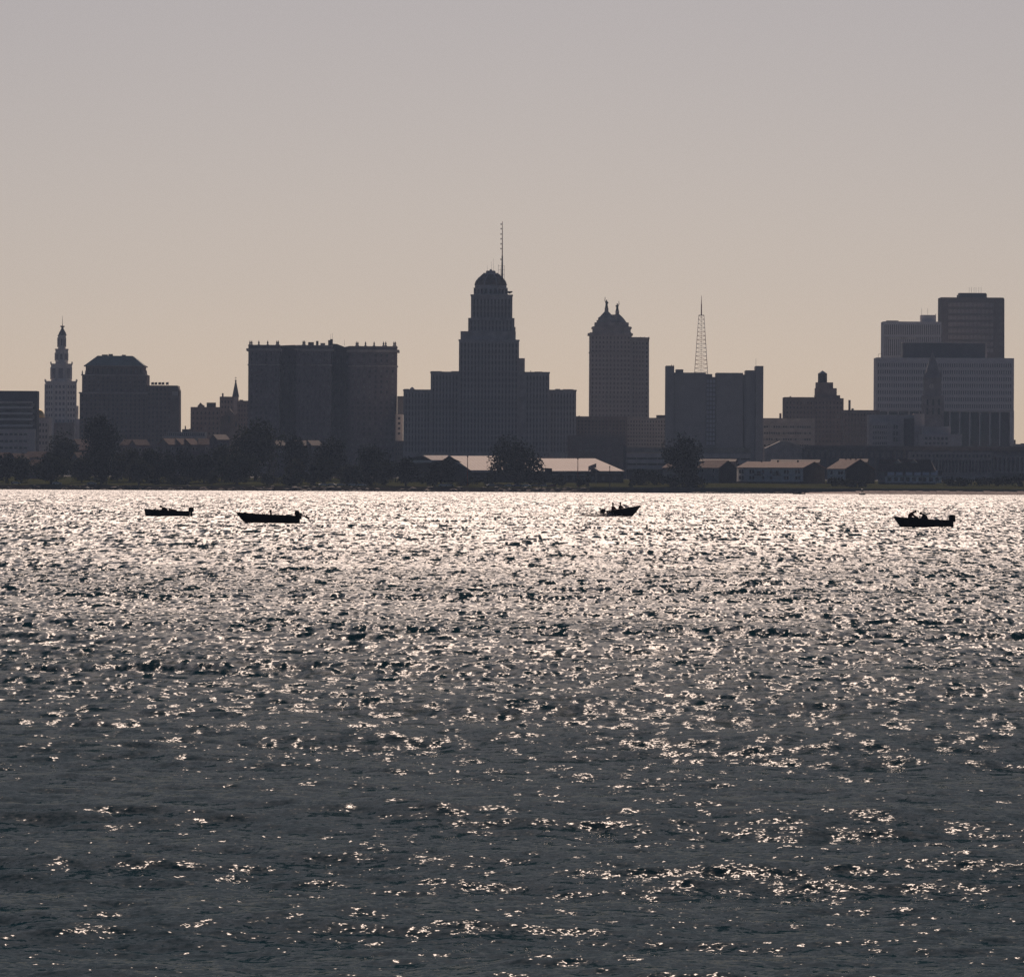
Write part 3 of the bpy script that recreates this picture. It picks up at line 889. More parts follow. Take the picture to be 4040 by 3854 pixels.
def liberty():
    b = Bld('statue_tower', 'office tower with two domed pavilions each crowned by a small statue', 2444, 4300)
    S = LIME
    b.box('wall', 2327, 2492, 1312, None, 0, 32, S)
    b.box('right_part', 2491, 2545, 1330, None, 3, 30, S)
    # chamfered pale corner
    b.prof('corner_strip', [(2545, 1760), (2562, 1760), (2562, 1331), (2545, 1330)], 9, 24, PALEC)
    b.ledge(2325, 2492, 1315, 1.2, .8, 0, S, 'cornice', 30)
    b.ledge(2491, 2560, 1331, .9, .5, 3, S, 'cornice', 24)
    b.ledge(2327, 2492, 1388, .7, .4, 0, S, 'string_course', 28)
    b.grid(2332, 2488, 1324, 1755, 11, 24, .40, .5, 0, S, DIMWIN, .4, True, True, None, .035, PALEWIN)
    b.grid(2495, 2543, 1345, 1755, 4, 23, .42, .5, 3, S, DIMWIN, .4, True, True, None, .03, PALEWIN)
    b.grid(2547, 2560, 1345, 1755, 1, 23, .5, .5, 9, PALEC, GLASS, .3, False, True)
    b.box('attic', 2339, 2489, 1288, 1314, 2, 30, S)
    b.ledge(2339, 2489, 1290, .9, .6, 2, S, 'cornice', 26)
    b.box('attic_step', 2347, 2481, 1272, 1290, 3, 28, S)
    # open roof frame on the right part
    for px in (2508, 2526, 2543, 2559):
        b.box('roof_post', px, px + 3, 1329, 1346, 4, 5, STEEL)
    # two stepped pavilions
    for (cxp, pts) in ((2394, [(46, 1284), (46, 1272), (40, 1272), (40, 1262), (34, 1262), (34, 1253), (26, 1247), (17, 1237), (9, 1229), (7, 1221)]),
                       (2437, [(44, 1290), (44, 1281), (38, 1281), (38, 1270), (32, 1262), (25, 1253), (16, 1244), (8, 1237), (6, 1231)])):
        x = b.p(cxp, 1250)[0]
        yy = 12 if cxp < 2400 else 18
        prof = [(r * b.m / math.cos(math.pi / 8) * .98, b.p(cxp, py)[1]) for r, py in pts]
        MB().lathe(prof, 8, x, yy, math.pi / 8).build('pavilion_dome', S, b.root)
        top = pts[-1][1]
        zt = b.p(cxp, top)[1]
        MB().lathe([(1.25, zt - .3), (1.1, zt + .6), (1.35, zt + .8), (1.0, zt + 1.2)], 10, x, yy).build('plinth', S, b.root)
        st = robed_figure(None, 1, -1 if cxp < 2400 else 1).mesh('statue', True)
        lab = 'dark robed statue with raised arm on the higher left pavilion of the statue tower' if cxp < 2400 else 'dark robed statue with raised arm on the right pavilion of the statue tower'
        o = link('statue', st, surf('dark_bronze', (.07, .075, .07), .5), None, (b.root.location.x + x, b.root.location.y + yy, b.zb + zt + 1.15))
        o.scale = (1.0, 1.0, (top - (1170 if cxp < 2400 else 1186)) * b.m / 9.0)
        tag(o, lab, 'statue', 'statues on the tower')
    b.box('pavilion_link', 2396, 2436, 1240, 1275, 10, 20, S)
    b.done()

def podium():
    b = Bld('brown_podium', 'low brown office block below the statue tower with a row of small lit windows', 2440, 4050)
    b.box('wall', 2270, 2475, 1643, None, 0, 30, BROWN)
    b.box('wall', 2470, 2632, 1648, None, 4, 30, LIME)
    b.box('roof_house', 2592, 2632, 1637, 1650, 10, 20, GREYROOF)
    b.box('roof_house', 2282, 2289, 1640, 1645, 6, 9, GREYROOF)
    b.grid(2276, 2470, 1655, 1800, 14, 10, .4, .5, 0, BROWN, GLASS, .35, True, True, None, .03, PALEWIN)
    b.grid(2474, 2628, 1656, 1760, 14, 7, .4, .5, 4, LIME, GLASS, .35, True, True, None, .06, PALEWIN)
    lit = surf('lit_blind', (.62, .58, .54), .5, .1)
    b.done()
    c = Bld('lit_window_block', 'squat brown block with two rows of pale windows behind the pale hall roof', 2360, 3800)
    c.box('wall', 2240, 2470, 1718, None, 0, 22, BROWN)
    for px in (2291, 2314, 2337, 2381, 2404):
        for py in (1748, 1774):
            c.pane(px, py, 11, 12, -.02, PALEWIN)
    c.grid(2246, 2466, 1724, 1815, 10, 4, .001, .5, 0, BROWN, GLASS, .2, False, True, lambda i, j: True)
    c.done()

def lattice_tower():
    Y = 4700
    c = at(2766, 1469, Y)
    zb = ground_z(Y)
    t = empty('lattice_mast', (c.x, Y, zb), 0, 'red and white tapering lattice broadcast tower behind the concrete court block', 'tower')
    m = Y / FPX
    z = lambda py: at(2766, py, Y).z - zb
    # corner positions interpolated between foot and head
    zt = z(1245)
    def half(zz):
        w0, w1 = 25 * m * (z(1469) / z(1469)), 11 * m
        k = (zz - z(1469)) / (zt - z(1469))
        return 25.5 * m + (10.5 * m - 25.5 * m) * k
    levels = [0.0, z(1620)] + [z(1469) + (zt - z(1469)) * i / 14 for i in range(15)]
    for i, (a, b_) in enumerate(zip(levels, levels[1:])):
        ha, hb = half(a), half(b_)
        mb = MB()
        ca = [(sx * ha, sy * ha, a) for sx, sy in ((-1, -1), (1, -1), (1, 1), (-1, 1))]
        cb = [(sx * hb, sy * hb, b_) for sx, sy in ((-1, -1), (1, -1), (1, 1), (-1, 1))]
        for k in range(4):
            mb.tube(ca[k], cb[k], .13, .12, 4)
            mb.tube(cb[k], cb[(k + 1) % 4], .08, .08, 4)
            mb.tube(ca[k], cb[(k + 1) % 4], .06, .06, 4)
            mb.tube(ca[(k + 1) % 4], cb[k], .06, .06, 4)
        mb.tube((0, 0, a), (0, 0, b_), .12, .12, 4)
        mb.build('lattice_bay', REDPAINT if (i // 3) % 2 else WHITEPAINT, t)
    MB().box(-11 * m, 11 * m, -11 * m, 11 * m, zt - .1, zt + .3).build('platform', STEEL, t)
    MB().tube((0, 0, zt), (0, 0, z(1200)), .42, .34, 6).build('mast_pole', REDPAINT, t)
    MB().tube((0, 0, z(1200)), (0, 0, z(1167)), .26, .12, 6).build('mast_tip', REDPAINT, t)

def court_block():
    b = Bld('concrete_court', 'windowless concrete court block with tall end slabs and a glazed strip', 2820, 3950)
    C = CONC
    b.box('end_slab', 2628, 2660, 1443, None, -1, 24, C)
    b.box('main_wall', 2660.4, 2785, 1470, None, 1, 26, C)
    b.box('roof_step', 2667, 2697, 1457, 1471, 4, 14, C)
    b.box('back_wall', 2785, 2826, 1487, None, 4, 26, C)
    b.box('roof_step', 2786, 2812, 1475, 1488, 8, 20, C)
    b.box('main_wall', 2826.3, 2932, 1471, None, 1, 26, C)
    b.box('recess_wall', 2932, 2943, 1478, None, 7, 26, C)
    b.prof('slanted_fin', [(2937, 1764), (2943, 1764), (2943, 1478), (2933, 1478)], 2, 7, C)
    b.box('main_wall', 2943, 2981.5, 1461, None, 1, 26, C)
    b.box('end_slab', 2982, 3012, 1444, None, -1, 24, C)
    b.grid(2787, 2824, 1495, 1757, 3, 15, .72, .74, 4, C, surf('glazed_panel', (.74, .72, .74), .4, .15, .05, .2), .35)
    for px0, px1, pt, pb in ((2650, 2652, 1437, 1445), (2657, 2658, 1437, 1445), (2984, 2985, 1415, 1446)):
        b.box('antenna', px0, px1, pt, pb, 8, 8.2, STEEL)
    # shallow joints between the cast panels
    for px0, px1 in ((2662, 2784), (2828, 2931), (2945, 2980)):
        n = max(2, int((px1 - px0) / 26))
        for i in range(n):
            x0, x1, z0, z1 = b.span(px0 + (px1 - px0) * i / n + .5, px0 + (px1 - px0) * (i + 1) / n - .5, 1474, 1765)
            MB().box(x0, x1, .8, 1.05, z0, z1).build('cast_panel', C, b.root)
    b.done()

def garage():
    b = Bld('parking_garage', 'long pale parking garage with dark open decks behind the round tree', 2710, 3560)
    b.box('core', 2466, 2962, 1790, None, 2, 40, surf('garage_dark', (.05, .05, .055), .9))
    for k, (y0, y1) in enumerate(((1766, 1786), (1790, 1807), (1813, 1829), (1836, 1852))):
        x0, x1, z0, z1 = b.span(2466, 2962, y0, y1)
        for i in range(6):
            a, c = x0 + (x1 - x0) * i / 6, x0 + (x1 - x0) * (i + 1) / 6
            MB().box(a + .04, c - .04, 0, .7, z0, z1).build('parapet', PALEC if k else surf('garage_top', (.38, .36, .32), .8), b.root)
    b.box('top_deck', 2466, 2962, 1768, 1776, .75, 40, CONC)
    b.box('stair_tower', 2460, 2471, 1758, None, -1, 6, DARKC)
    for i in range(13):
        px = 2470 + i * 40.8
        b.box('column', px, px + 3, 1766, None, .8, 1.6, CONC)
    b.done()

def right_mid():
    b = Bld('ribbon_window_block', 'low block with ribbon windows right of the concrete court block', 3080, 4050)
    b.box('wall', 3010, 3215, 1650, None, 0, 30, LIME)
    b.box('chimney', 3077, 3085, 1630, 1651, 6, 9, TILE)
    b.grid(3013, 3200, 1672, 1770, 20, 4, .7, .32, 0, LIME, GLASS, .3, False, True, None, .30, PALEWIN)
    b.done()
    b = Bld('water_tank_block', 'stepped brick block carrying a round water tank with conical cap', 3210, 4200)
    b.box('wall', 3095, 3212, 1567, None, 0, 30, BROWN)
    b.box('wall', 3211, 3329, 1571, None, 1, 30, BROWN)
    b.box('tower_step', 3219, 3316, 1559, 1572, 4, 24, BROWN)
    b.box('tower_step', 3220, 3303, 1531, 1560, 5, 22, BROWN)
    b.box('tower_step', 3223, 3289, 1508, 1532, 6, 20, BROWN)
    b.box('parapet_block', 3117, 3122, 1563, 1568, 3, 6, BROWN)
    x, z0 = b.p(3248.5, 1508)
    z = lambda py: b.p(3248.5, py)[1]
    r = 18 * b.m
    MB().frustum(20, r, r, z0, z(1473), x, 12).build('water_tank', surf('tank_wood', (.10, .09, .09), .8), b.root)
    MB().frustum(20, r * 1.08, .1, z(1473), z(1461), x, 12).build('tank_cap', surf('tank_cap_metal', (.55, .57, .58), .4, .1), b.root)
    for k in range(3):
        zz = z0 + (z(1473) - z0) * (k + .5) / 3
        MB().frustum(20, r * 1.015, r * 1.015, zz - .12, zz + .12, x, 12).build('tank_hoop', STEEL, b.root)
    b.grid(3099, 3208, 1580, 1750, 8, 9, .36, .45, 0, BROWN, GLASS, .35, True, True, None, .06, PALEWIN)
    b.grid(3214, 3326, 1580, 1750, 8, 9, .36, .45, 1, BROWN, GLASS, .35, True, True, None, .04, PALEWIN)
    b.done()
    b = Bld('brick_stack_block', 'flat dark block with a single brick smokestack', 3400, 4120)
    b.box('wall', 3327, 3470, 1618, None, 0, 30, BROWN)
    b.box('smokestack', 3349, 3357.5, 1578, 1620, 4, 6, BRICK)
    b.box('roof_rail', 3361, 3370, 1611, 1619, 5, 6, STEEL)
    b.grid(3331, 3466, 1626, 1750, 11, 6, .4, .5, 0, BROWN, GLASS, .35, True, True, None, .05, PALEWIN)
    b.done()
    b = Bld('pale_office', 'pale low-rise office with grouped windows before the wide slab tower', 3500, 3880)
    b.box('wall', 3430, 3610, 1636, None, 4, 26, PALEC)
    b.box('front', 3434, 3520, 1664, None, 0, 6, PALEC)
    b.box('dark_recess', 3568, 3612, 1650, None, 2, 6, DARKC)
    b.box('right_front', 3608, 3648, 1632, None, 1, 20, PALEC)
    b.grid(3442, 3500, 1674, 1760, 8, 4, .5, .45, 0, PALEC, GLASS, .3)
    b.grid(3526, 3545, 1672, 1745, 2, 3, .7, .6, 4, PALEC, GLASS, .3)
    b.done()
    b = Bld('pale_stepped_office', 'pale stepped office with three rows of square windows at the foot of the clock tower', 3720, 3860)
    b.box('wall', 3640, 3754, 1682, None, 6, 26, PALEC)
    b.box('front', 3626, 3795, 1713, None, 0, 10, PALEC)
    b.grid(3646, 3742, 1720, 1778, 6, 3, .55, .5, 0, PALEC, GLASS, .3)
    b.done()
    b = Bld('pitched_shed', 'low shed with a pale pitched roof edge below the ribbon window block', 3105, 3700)
    b.prof('wall', [(3020, 1830), (3168, 1830), (3168, 1765), (3112, 1740), (3080, 1740), (3020, 1768)], 0, 24, LIME)
    b.prof('roof_edge', [(3110, 1739), (3168, 1764), (3168, 1768), (3108, 1743)], -1, 24, PALEC)
    b.done()

def highway():
    Y = 3640
    a, c = at(3170, 1760, Y), at(4150, 1755, Y)
    zb = ground_z(Y)
    h = empty('elevated_highway', ((a.x + c.x) / 2, Y, zb), 0, 'elevated highway on many columns crossing behind the terraced houses', 'bridge')
    z1 = at(3600, 1760, Y).z - zb
    L = (c.x - a.x) / 2
    dm = surf('highway_concrete', (.16, .155, .16), .9)
    n = 12
    for i in range(n):
        x0, x1 = -L + 2 * L * i / n, -L + 2 * L * (i + 1) / n
        MB().box(x0 + .05, x1 - .05, -6, 6, z1 - 2.2, z1 - .9).build('deck_span', dm, h)
        MB().box(x0 + .05, x1 - .05, -6.3, -6.02, z1 - 1.6, z1).build('parapet', dm, h)
    me = MB().box(-.6, .6, -.6, .6, -1, z1 - 2.25).mesh('column'); me.materials.append(dm)
    for i in range(26):
        link('column', me, None, h, (-L + 2 * L * (i + .5) / 26, -4.5, 0))
    b = Bld('dark_warehouse', 'long dark warehouse under and behind the elevated highway', 3500, 3700)
    b.box('wall', 3165, 4130, 1771, None, 0, 20, DARKC)
    b.grid(3170, 4120, 1778, 1812, 44, 1, .5, .6, 0, DARKC, SOFTGLASS, .3, True, False)
    b.done()
    c = Bld('colonnade_hall', 'long hall with tall narrow columns behind the terraced houses', 3790, 3600)
    c.box('wall', 3592, 3915, 1782, None, 0, 24, LIME)
    c.box('right_hall', 3916, 4150, 1790, None, 2, 24, surf('grey_hall', (.25, .235, .23), .85))
    c.grid(3596, 3911, 1790, 1806, 20, 1, .45, .6, 0, LIME, GLASS, .3, True, True)
    c.grid(3650, 3911, 1812, 1866, 20, 1, .55, .9, 0, LIME, GLASS, .7, True, True)
    c.grid(3920, 4146, 1800, 1866, 13, 1, .5, .85, 2, LIME, GLASS, .7, True, True)
    c.done()
    d = Bld('low_right_block', 'low grey block at the right picture edge beside the slab tower', 4040, 4300)
    d.box('wall', 3995, 4150, 1752, None, 0, 24, CONC)
    d.box('roof_house', 4004, 4009, 1735, 1753, 4, 8, GREYROOF)
    d.box('roof_house', 4030, 4060, 1749, 1753, 4, 8, GREYROOF)
    d.grid(4004, 4140, 1760, 1810, 16, 2, .5, .5, 0, CONC, GLASS, .3)
    d.done()

def marine():
    b = Bld('slab_tower', 'wide slab tower with rows of narrow windows on tall stilts', 3730, 4500)
    G = surf('slab_precast', (.78, .74, .72), .85, .1)
    b.box('wall', 3458, 4001, 1412, 1621, 0, 34, G)
    b.grid(3462, 3992, 1428, 1616, 60, 7, .52, .56, 0, G, MIDWIN, .55, True, True)
    b.box('glass_core', 3470, 3985, 1621, None, 6, 30, DARKC)
    b.box('end_pier', 3985, 4001, 1621, None, 0, 34, G)
    for i, px in enumerate((3460, 3502, 3543, 3585, 3626, 3666, 3706, 3746, 3785, 3825, 3864, 3904, 3943)):
        b.box('stilt', px, px + 4.5, 1621, None, 1, 5, G)
    b.ledge(3458, 3985, 1619, .9, .3, 0, PALEC, 'transfer_beam', 4)
    for i in range(12):
        px0 = 3464 + i * 40.3 + 1.5
        b.panes.append((sum(b.p(px0 + 18, 1700)[:1]), b.p(px0, 1700)[1], 36 * b.m, 150 * b.m, 5.95, GLASS, 0, 0))
    b.box('roof_box', 3564, 3896, 1353, 1413, 8, 26, DARKC)
    b.box('roof_box_rim', 3564, 3897, 1350, 1353.2, 7.8, 26.2, PALEC)
    b.box('roof_box_edge', 3891, 3897, 1353.4, 1412, 7.7, 8.2, PALEC)
    x, z = b.p(3474, 1412)
    MB().tube((x - 1.2, 4, z), (x - 1.2, 4, z + 2.4), .12, .12, 4).tube((x - 1.2, 4, z + 2.4), (x + 1.4, 4, z + 2.8), .12, .12, 4).build('roof_davit', STEEL, b.root)
    b.done(limit=300)
    t = Bld('dark_grid_tower', 'tall dark tower with seven pale window bands rising behind the slab tower', 3838, 4800)
    D = surf('dark_tower_stone', (.16, .145, .15), .8, .1)
    t.box('wall', 3712, 3956, 1174, None, 0, 32, D)
    t.prof('chamfer', [(3956, 1620), (3964, 1620), (3964, 1180), (3961, 1175), (3956, 1174)], 3, 26, surf('dark_tower_edge', (.24, .22, .22), .8))
    t.box('penthouse', 3788, 3893, 1155, 1175, 8, 24, DARKC)
    t.box('penthouse_end', 3893, 3897, 1158, 1175, 9, 22, DARKC)
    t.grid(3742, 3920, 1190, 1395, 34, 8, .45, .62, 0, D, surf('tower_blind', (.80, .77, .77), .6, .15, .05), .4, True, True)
    t.grid(3940, 3954, 1190, 1395, 2, 8, .45, .5, 0, D, SOFTGLASS, .3, False, True)
    for px in (3829, 3838, 3848, 3856, 3867, 3876):
        t.box('antenna', px, px + .8, 1131, 1156, 14, 14.3, STEEL)
    t.box('antenna', 3779, 3783, 1163, 1175, 10, 11, STEEL)
    t.done()
    m = Bld('ribbed_tower', 'grey tower of close vertical ribs left of the dark grid tower', 3598, 4700)
    m.box('wall', 3485, 3714, 1269, None, 0, 30, G)
    m.box('penthouse', 3637, 3696, 1242, 1270, 8, 22, G)
    m.box('roof_plant', 3500, 3548, 1264, 1270, 8, 16, GREYROOF)
    m.grid(3488, 3711, 1280, 1322, 30, 1, .42, .95, 0, G, DIMWIN, .6, True, True)
    m.grid(3488, 3711, 1328, 1405, 30, 1, .42, .97, 0, G, DIMWIN, .6, True, True)
    for i in range(14):
        m.pane(3504 + i * 8.3, 1334, 6, 9, -.62, surf('bright_pane', (.66, .62, .56), .5, .1))  # a row of brighter panes
    for px in (3640, 3664):
        m.box('antenna', px, px + .8, 1214, 1243, 12, 12.3, STEEL)
    m.box('antenna', 3694, 3696, 1238, 1243, 9, 10, STEEL)
    m.done()
    c = Bld('clock_tower', 'dark stone clock tower with a steep pyramid roof before the slab tower', 3680, 4120, 'clock tower')
    S = surf('clock_tower_stone', (.33, .31, .31), .9)
    c.box('shaft', 3640, 3724, 1560, None, 0, 12, S)
    c.box('clock_stage', 3647, 3714, 1491, 1561, 1.2, 11, S)
    x, z0 = c.p(3681, 1491)
    z = lambda py: c.p(3681, py)[1]
    q = math.sqrt(2)
    MB().frustum(4, 33 * c.m * q, 24 * c.m * q, z0, z(1460), x, 6, math.pi / 4).frustum(4, 24 * c.m * q, 14 * c.m * q, z(1460), z(1424), x, 6, math.pi / 4).build('roof', surf('clock_slate', (.31, .30, .32), .8), c.root)
    MB().frustum(8, 13 * c.m, 12 * c.m, z(1424), z(1409), x, 6).frustum(8, 9 * c.m, .1, z(1409), z(1383), x, 6).build('lantern', S, c.root)
    for px in (3649, 3712):
        xx, zz = c.p(px, 1491)
        MB().frustum(4, .9, .8, zz, zz + 2, xx, 1.8, math.pi / 4).frustum(4, 1.0, .05, zz + 2, zz + 5, xx, 1.8, math.pi / 4).build('corner_turret', S, c.root)
    xx, zz = c.p(3675, 1523)
    face = MB()
    n = 24
    vs = [(xx + 9.5 * c.m * math.cos(2 * math.pi * i / n), 1.0, zz + 9.5 * c.m * math.sin(2 * math.pi * i / n)) for i in range(n)]
    vs += [(p[0], 1.25, p[2]) for p in vs]
    face.add(vs, [tuple(range(n)), tuple(reversed(range(n, 2 * n)))] + [(i, n + i, n + (i + 1) % n, (i + 1) % n) for i in range(n)])
    f = face.build('clock_face', surf('clock_white', (.62, .60, .56), .5, .05), c.root)
    MB().box(xx - .08, xx + .08, .9, .97, zz, zz + 1.1).build('hour_hand', STEEL, f)
    MB().box(xx - .06, xx + .06, .86, .95, zz - 1.3, zz).build('minute_hand', STEEL, f)
    c.grid(3648, 3716, 1570, 1640, 3, 2, .3, .7, 0, S, GLASS, .3, False, False)
    c.done()

left_office(); gold_dome(); electric_tower(); hip_roof_block(); mid_left_group(); statler(); slim_white_block()
city_hall(); liberty(); podium(); lattice_tower(); court_block(); garage(); right_mid(); highway(); marine()
# ------------------------------------------------------------------ trees and shrubs
def leaf_material(name, c0, c1):
    m, n, l, p = new_mat(name)
    n.remove(p)
    tc = n.new('ShaderNodeTexCoord')
    nz = n.new('ShaderNodeTexNoise'); nz.inputs['Scale'].default_value = 0.35; nz.inputs['Detail'].default_value = 3
    cr = n.new('ShaderNodeValToRGB')
    cr.color_ramp.elements[0].position = 0.35; cr.color_ramp.elements[0].color = (*c0, 1)
    cr.color_ramp.elements[1].position = 0.65; cr.color_ramp.elements[1].color = (*c1, 1)
    l.new(tc.outputs['Object'], nz.inputs['Vector']); l.new(nz.outputs['Fac'], cr.inputs['Fac'])
    df = n.new('ShaderNodeBsdfDiffuse'); tr = n.new('ShaderNodeBsdfTranslucent'); mx = n.new('ShaderNodeMixShader')
    mx.inputs[0].default_value = 0.15
    l.new(cr.outputs[0], df.inputs['Color']); l.new(cr.outputs[0], tr.inputs['Color'])
    l.new(df.outputs[0], mx.inputs[1]); l.new(tr.outputs[0], mx.inputs[2])
    l.new(mx.outputs[0], n['Material Output'].inputs['Surface'])
    return m

LEAF = {'dark': leaf_material('dark_leaves', (.007, .012, .008), (.018, .025, .012)),
        'green': leaf_material('green_leaves', (.012, .020, .010), (.040, .046, .019)),
        'grey': leaf_material('grey_green_leaves', (.022, .030, .020), (.060, .062, .036)),
        'olive': leaf_material('olive_leaves', (.020, .026, .011), (.062, .060, .024))}
BARK = surf('bark', (.06, .05, .042), .95, .3, 1.0)
TRNG = np.random.default_rng(21)

def crown_mesh(w, h, kind, leaf):
    """leaf clumps spread through uneven lobes; w, h in metres, foot at z = 0"""
    r = TRNG
    lobes = []
    nl = int(np.clip(11 + w * h / 11, 12, 34))
    for i in range(nl):
        for _ in range(30):
            v = r.uniform(-1, 1, 3)
            d = np.linalg.norm(v)
            if d <= 1:
                break
        v = v / max(d, 1e-3) * (0.35 + 0.45 * r.random())
        zc = 0.5 + 0.5 * v[2]
        if kind == 'cone':
            zc = r.random() ** 1.4 * .92 + .04
            k = (1 - zc) * .75
            a = r.uniform(0, 6.28)
            c = np.array([k * .5 * math.cos(a), k * .5 * math.sin(a), zc])
            rad = np.array([.16 + .22 * (1 - zc)] * 2 + [.10])
        elif kind == 'tall':
            c = np.array([v[0] * .36, v[1] * .36, zc * .84 + .08]); rad = np.array([.26, .26, .13]) * r.uniform(.5, 1.15)
        elif kind == 'spread':
            c = np.array([v[0] * .46, v[1] * .46, .50 + .34 * v[2] * (1 - .25 * abs(v[0]))]); rad = np.array([.20, .20, .19]) * r.uniform(.5, 1.15)
        elif kind == 'weep':
            c = np.array([v[0] * .44, v[1] * .44, .58 + .34 * v[2]]); rad = np.array([.20, .20, .24]) * r.uniform(.5, 1.15)
        elif kind == 'shrub':
            c = np.array([v[0] * .44, v[1] * .4, .40 + .38 * v[2]]); rad = np.array([.22, .22, .28]) * r.uniform(.5, 1.15)
        else:
            c = np.array([v[0] * .40, v[1] * .40, .5 + .36 * v[2]]); rad = np.array([.24, .24, .19]) * r.uniform(.5, 1.15)
        lobes.append((c, rad))
    n = int(np.clip(16 * w * h, 350, 4800))
    li = r.integers(0, nl, n)
    d = r.normal(size=(n, 3)); d /= np.linalg.norm(d, axis=1)[:, None]
    rr = r.random(n) ** 0.38
    C = np.array([lobes[i][0] for i in li]); R = np.array([lobes[i][1] for i in li])
    P = C + d * R * rr[:, None]
    if kind == 'weep':
        P[:, 2] -= (np.abs(P[:, 0]) > .3) * r.random(n) * .18
    lo, hi = np.percentile(P, 0.6, axis=0), np.percentile(P, 99.4, axis=0)
    A = np.array([1, 1, 1]) / (hi - lo)
    B = -lo * A + np.array([-.5, -.5, 0])
    P = P * A + B                                    # fill the measured outline
    lobes = [(c * A + B, rd * A) for c, rd in lobes]
    P *= np.array([w, w * .9, h])
    keep = P[:, 2] > 0.0
    P = P[keep]; n = len(P)
    s = leaf * r.uniform(.55, 1.3, n)
    a = r.normal(size=(n, 3)); a /= np.linalg.norm(a, axis=1)[:, None]
    b = np.cross(a, r.normal(size=(n, 3))); b /= np.linalg.norm(b, axis=1)[:, None]
    a, b = a * s[:, None] * .62, b * s[:, None] * .42
    co = np.stack([P - a, P - b * .9, P + a, P + b], 1).reshape(-1, 3)
    me = bpy.data.meshes.new('crown')
    me.vertices.add(len(co)); me.vertices.foreach_set('co', co.astype(np.float32).ravel())
    me.loops.add(4 * n); me.loops.foreach_set('vertex_index', np.arange(4 * n, dtype=np.int32))
    me.polygons.add(n); me.polygons.foreach_set('loop_start', np.arange(0, 4 * n, 4, dtype=np.int32))
    me.update()
    return me, lobes

def tree(name, label, px, top, wpx, Y, kind='round', col='dark', bare=0.14, group='trees along the shore', leaf=.95):
    g = ground_z(Y)
    t = at(px, top, Y)
    H = t.z - g
    w = wpx * Y / FPX
    hb = H * bare * .45
    root = empty(name, (t.x, Y, g), 0, label, 'shrub' if kind == 'shrub' else 'tree', group)
    me, lobes = crown_mesh(w, H - hb, kind, leaf)
    cr = link('crown', me, LEAF[col], root, (0, 0, hb))
    if kind != 'shrub':
        mb = MB()
        k = H - hb
        lean = TRNG.uniform(-.03, .03) * H
        r0 = max(.18, min(.75, w * .035))
        j = (lean, 0, hb + k * .22)
        mb.tube((0, 0, -.6), j, r0 * 1.25, r0 * .8, 8)
        mb.tube(j, (lean * 1.4, 0, hb + k * .72), r0 * .8, r0 * .22, 7)
        pick = TRNG.permutation(len(lobes))[:6]
        for q in pick:
            c = lobes[q][0] * np.array([w, w * .9, k])
            s = TRNG.uniform(.1, .5)
            st = (lean * (1 + .4 * s), 0, hb + k * (.22 + .4 * s))
            mb.tube(st, (c[0], c[1], hb + c[2]), r0 * .42, r0 * .1, 5)
        mb.build('trunk', BARK, root)
    return root

T = tree
# big trees standing behind
T('tall_tree', 'tallest dark tree on the left with a leaning cloud-like crown', 400, 1646, 150, 3330, 'tall', 'dark', .16, leaf=1.1)
T('broad_tree', 'largest broad tree in front of the left end of the wide hotel', 1008, 1664, 200, 3320, 'round', 'green', .10, leaf=1.1)
T('back_tree', 'hazy tree before the white tower and the low houses', 247, 1713, 125, 3460, 'round', 'green', .12)
T('back_tree', 'medium tree standing right behind the largest broad tree', 1166, 1722, 98, 3330, 'round', 'dark', .10)
T('back_tree', 'bushy dark tree below the middle court of the wide hotel', 1303, 1737, 130, 3320, 'round', 'dark', .10)
T('back_tree', 'dark twin-topped tree left of the pale hall', 1480, 1762, 130, 3300, 'round', 'dark', .10)
T('lone_tree', 'big dark willow-like tree standing between the two pale hall roofs', 2036, 1730, 205, 3230, 'weep', 'dark', .06, leaf=1.05)
T('lone_tree', 'tall open-crowned tree before the parking garage and terraced houses', 2693, 1722, 150, 3220, 'spread', 'dark', .10)
# front row, left to right
T('park_tree', 'dense dark tree at the left picture edge', 25, 1792, 70, 3215, 'round', 'dark', .10)
T('park_tree', 'second tree from the left picture edge with a tapering crown', 84, 1797, 80, 3225, 'round', 'green', .12)
T('park_tree', 'wide spreading tree on a forked trunk over the left lawn', 203, 1797, 155, 3190, 'spread', 'green', .26)
T('park_tree', 'small grey-green tree right of the wide spreading tree', 322, 1808, 88, 3225, 'round', 'grey', .16)
T('park_tree', 'near-black dense tree below the tallest left tree', 400, 1776, 98, 3195, 'round', 'dark', .06)
T('park_tree', 'narrow olive tree right of the near-black dense tree', 463, 1792, 60, 3240, 'tall', 'olive', .10)
T('park_tree', 'upright tree rising behind the neat round tree', 512, 1773, 76, 3250, 'tall', 'olive', .10)
T('park_tree', 'neat round mushroom-shaped tree near the water', 549, 1817, 108, 3185, 'round', 'grey', .22)
T('park_tree', 'tree with a lighter top right of the neat round tree', 595, 1775, 92, 3245, 'round', 'green', .10)
T('park_tree', 'low-branching tree below the zigzag roof row', 662, 1787, 82, 3235, 'round', 'dark', .10)
T('park_tree', 'wide dark tree below the right half of the zigzag roof row', 742, 1783, 112, 3222, 'round', 'dark', .10)
T('park_tree', 'dark full-crowned tree left of the pale small tree', 806, 1789, 98, 3230, 'round', 'dark', .10)
T('park_tree', 'small pale tree standing before the dark full-crowned trees', 837, 1858, 48, 3180, 'round', 'olive', .25)
T('park_tree', 'olive-topped tree in the gap left of the largest broad tree', 875, 1762, 82, 3260, 'tall', 'olive', .10)
T('park_tree', 'rounded tree in front of the left flank of the largest broad tree', 935, 1779, 145, 3205, 'round', 'green', .12)
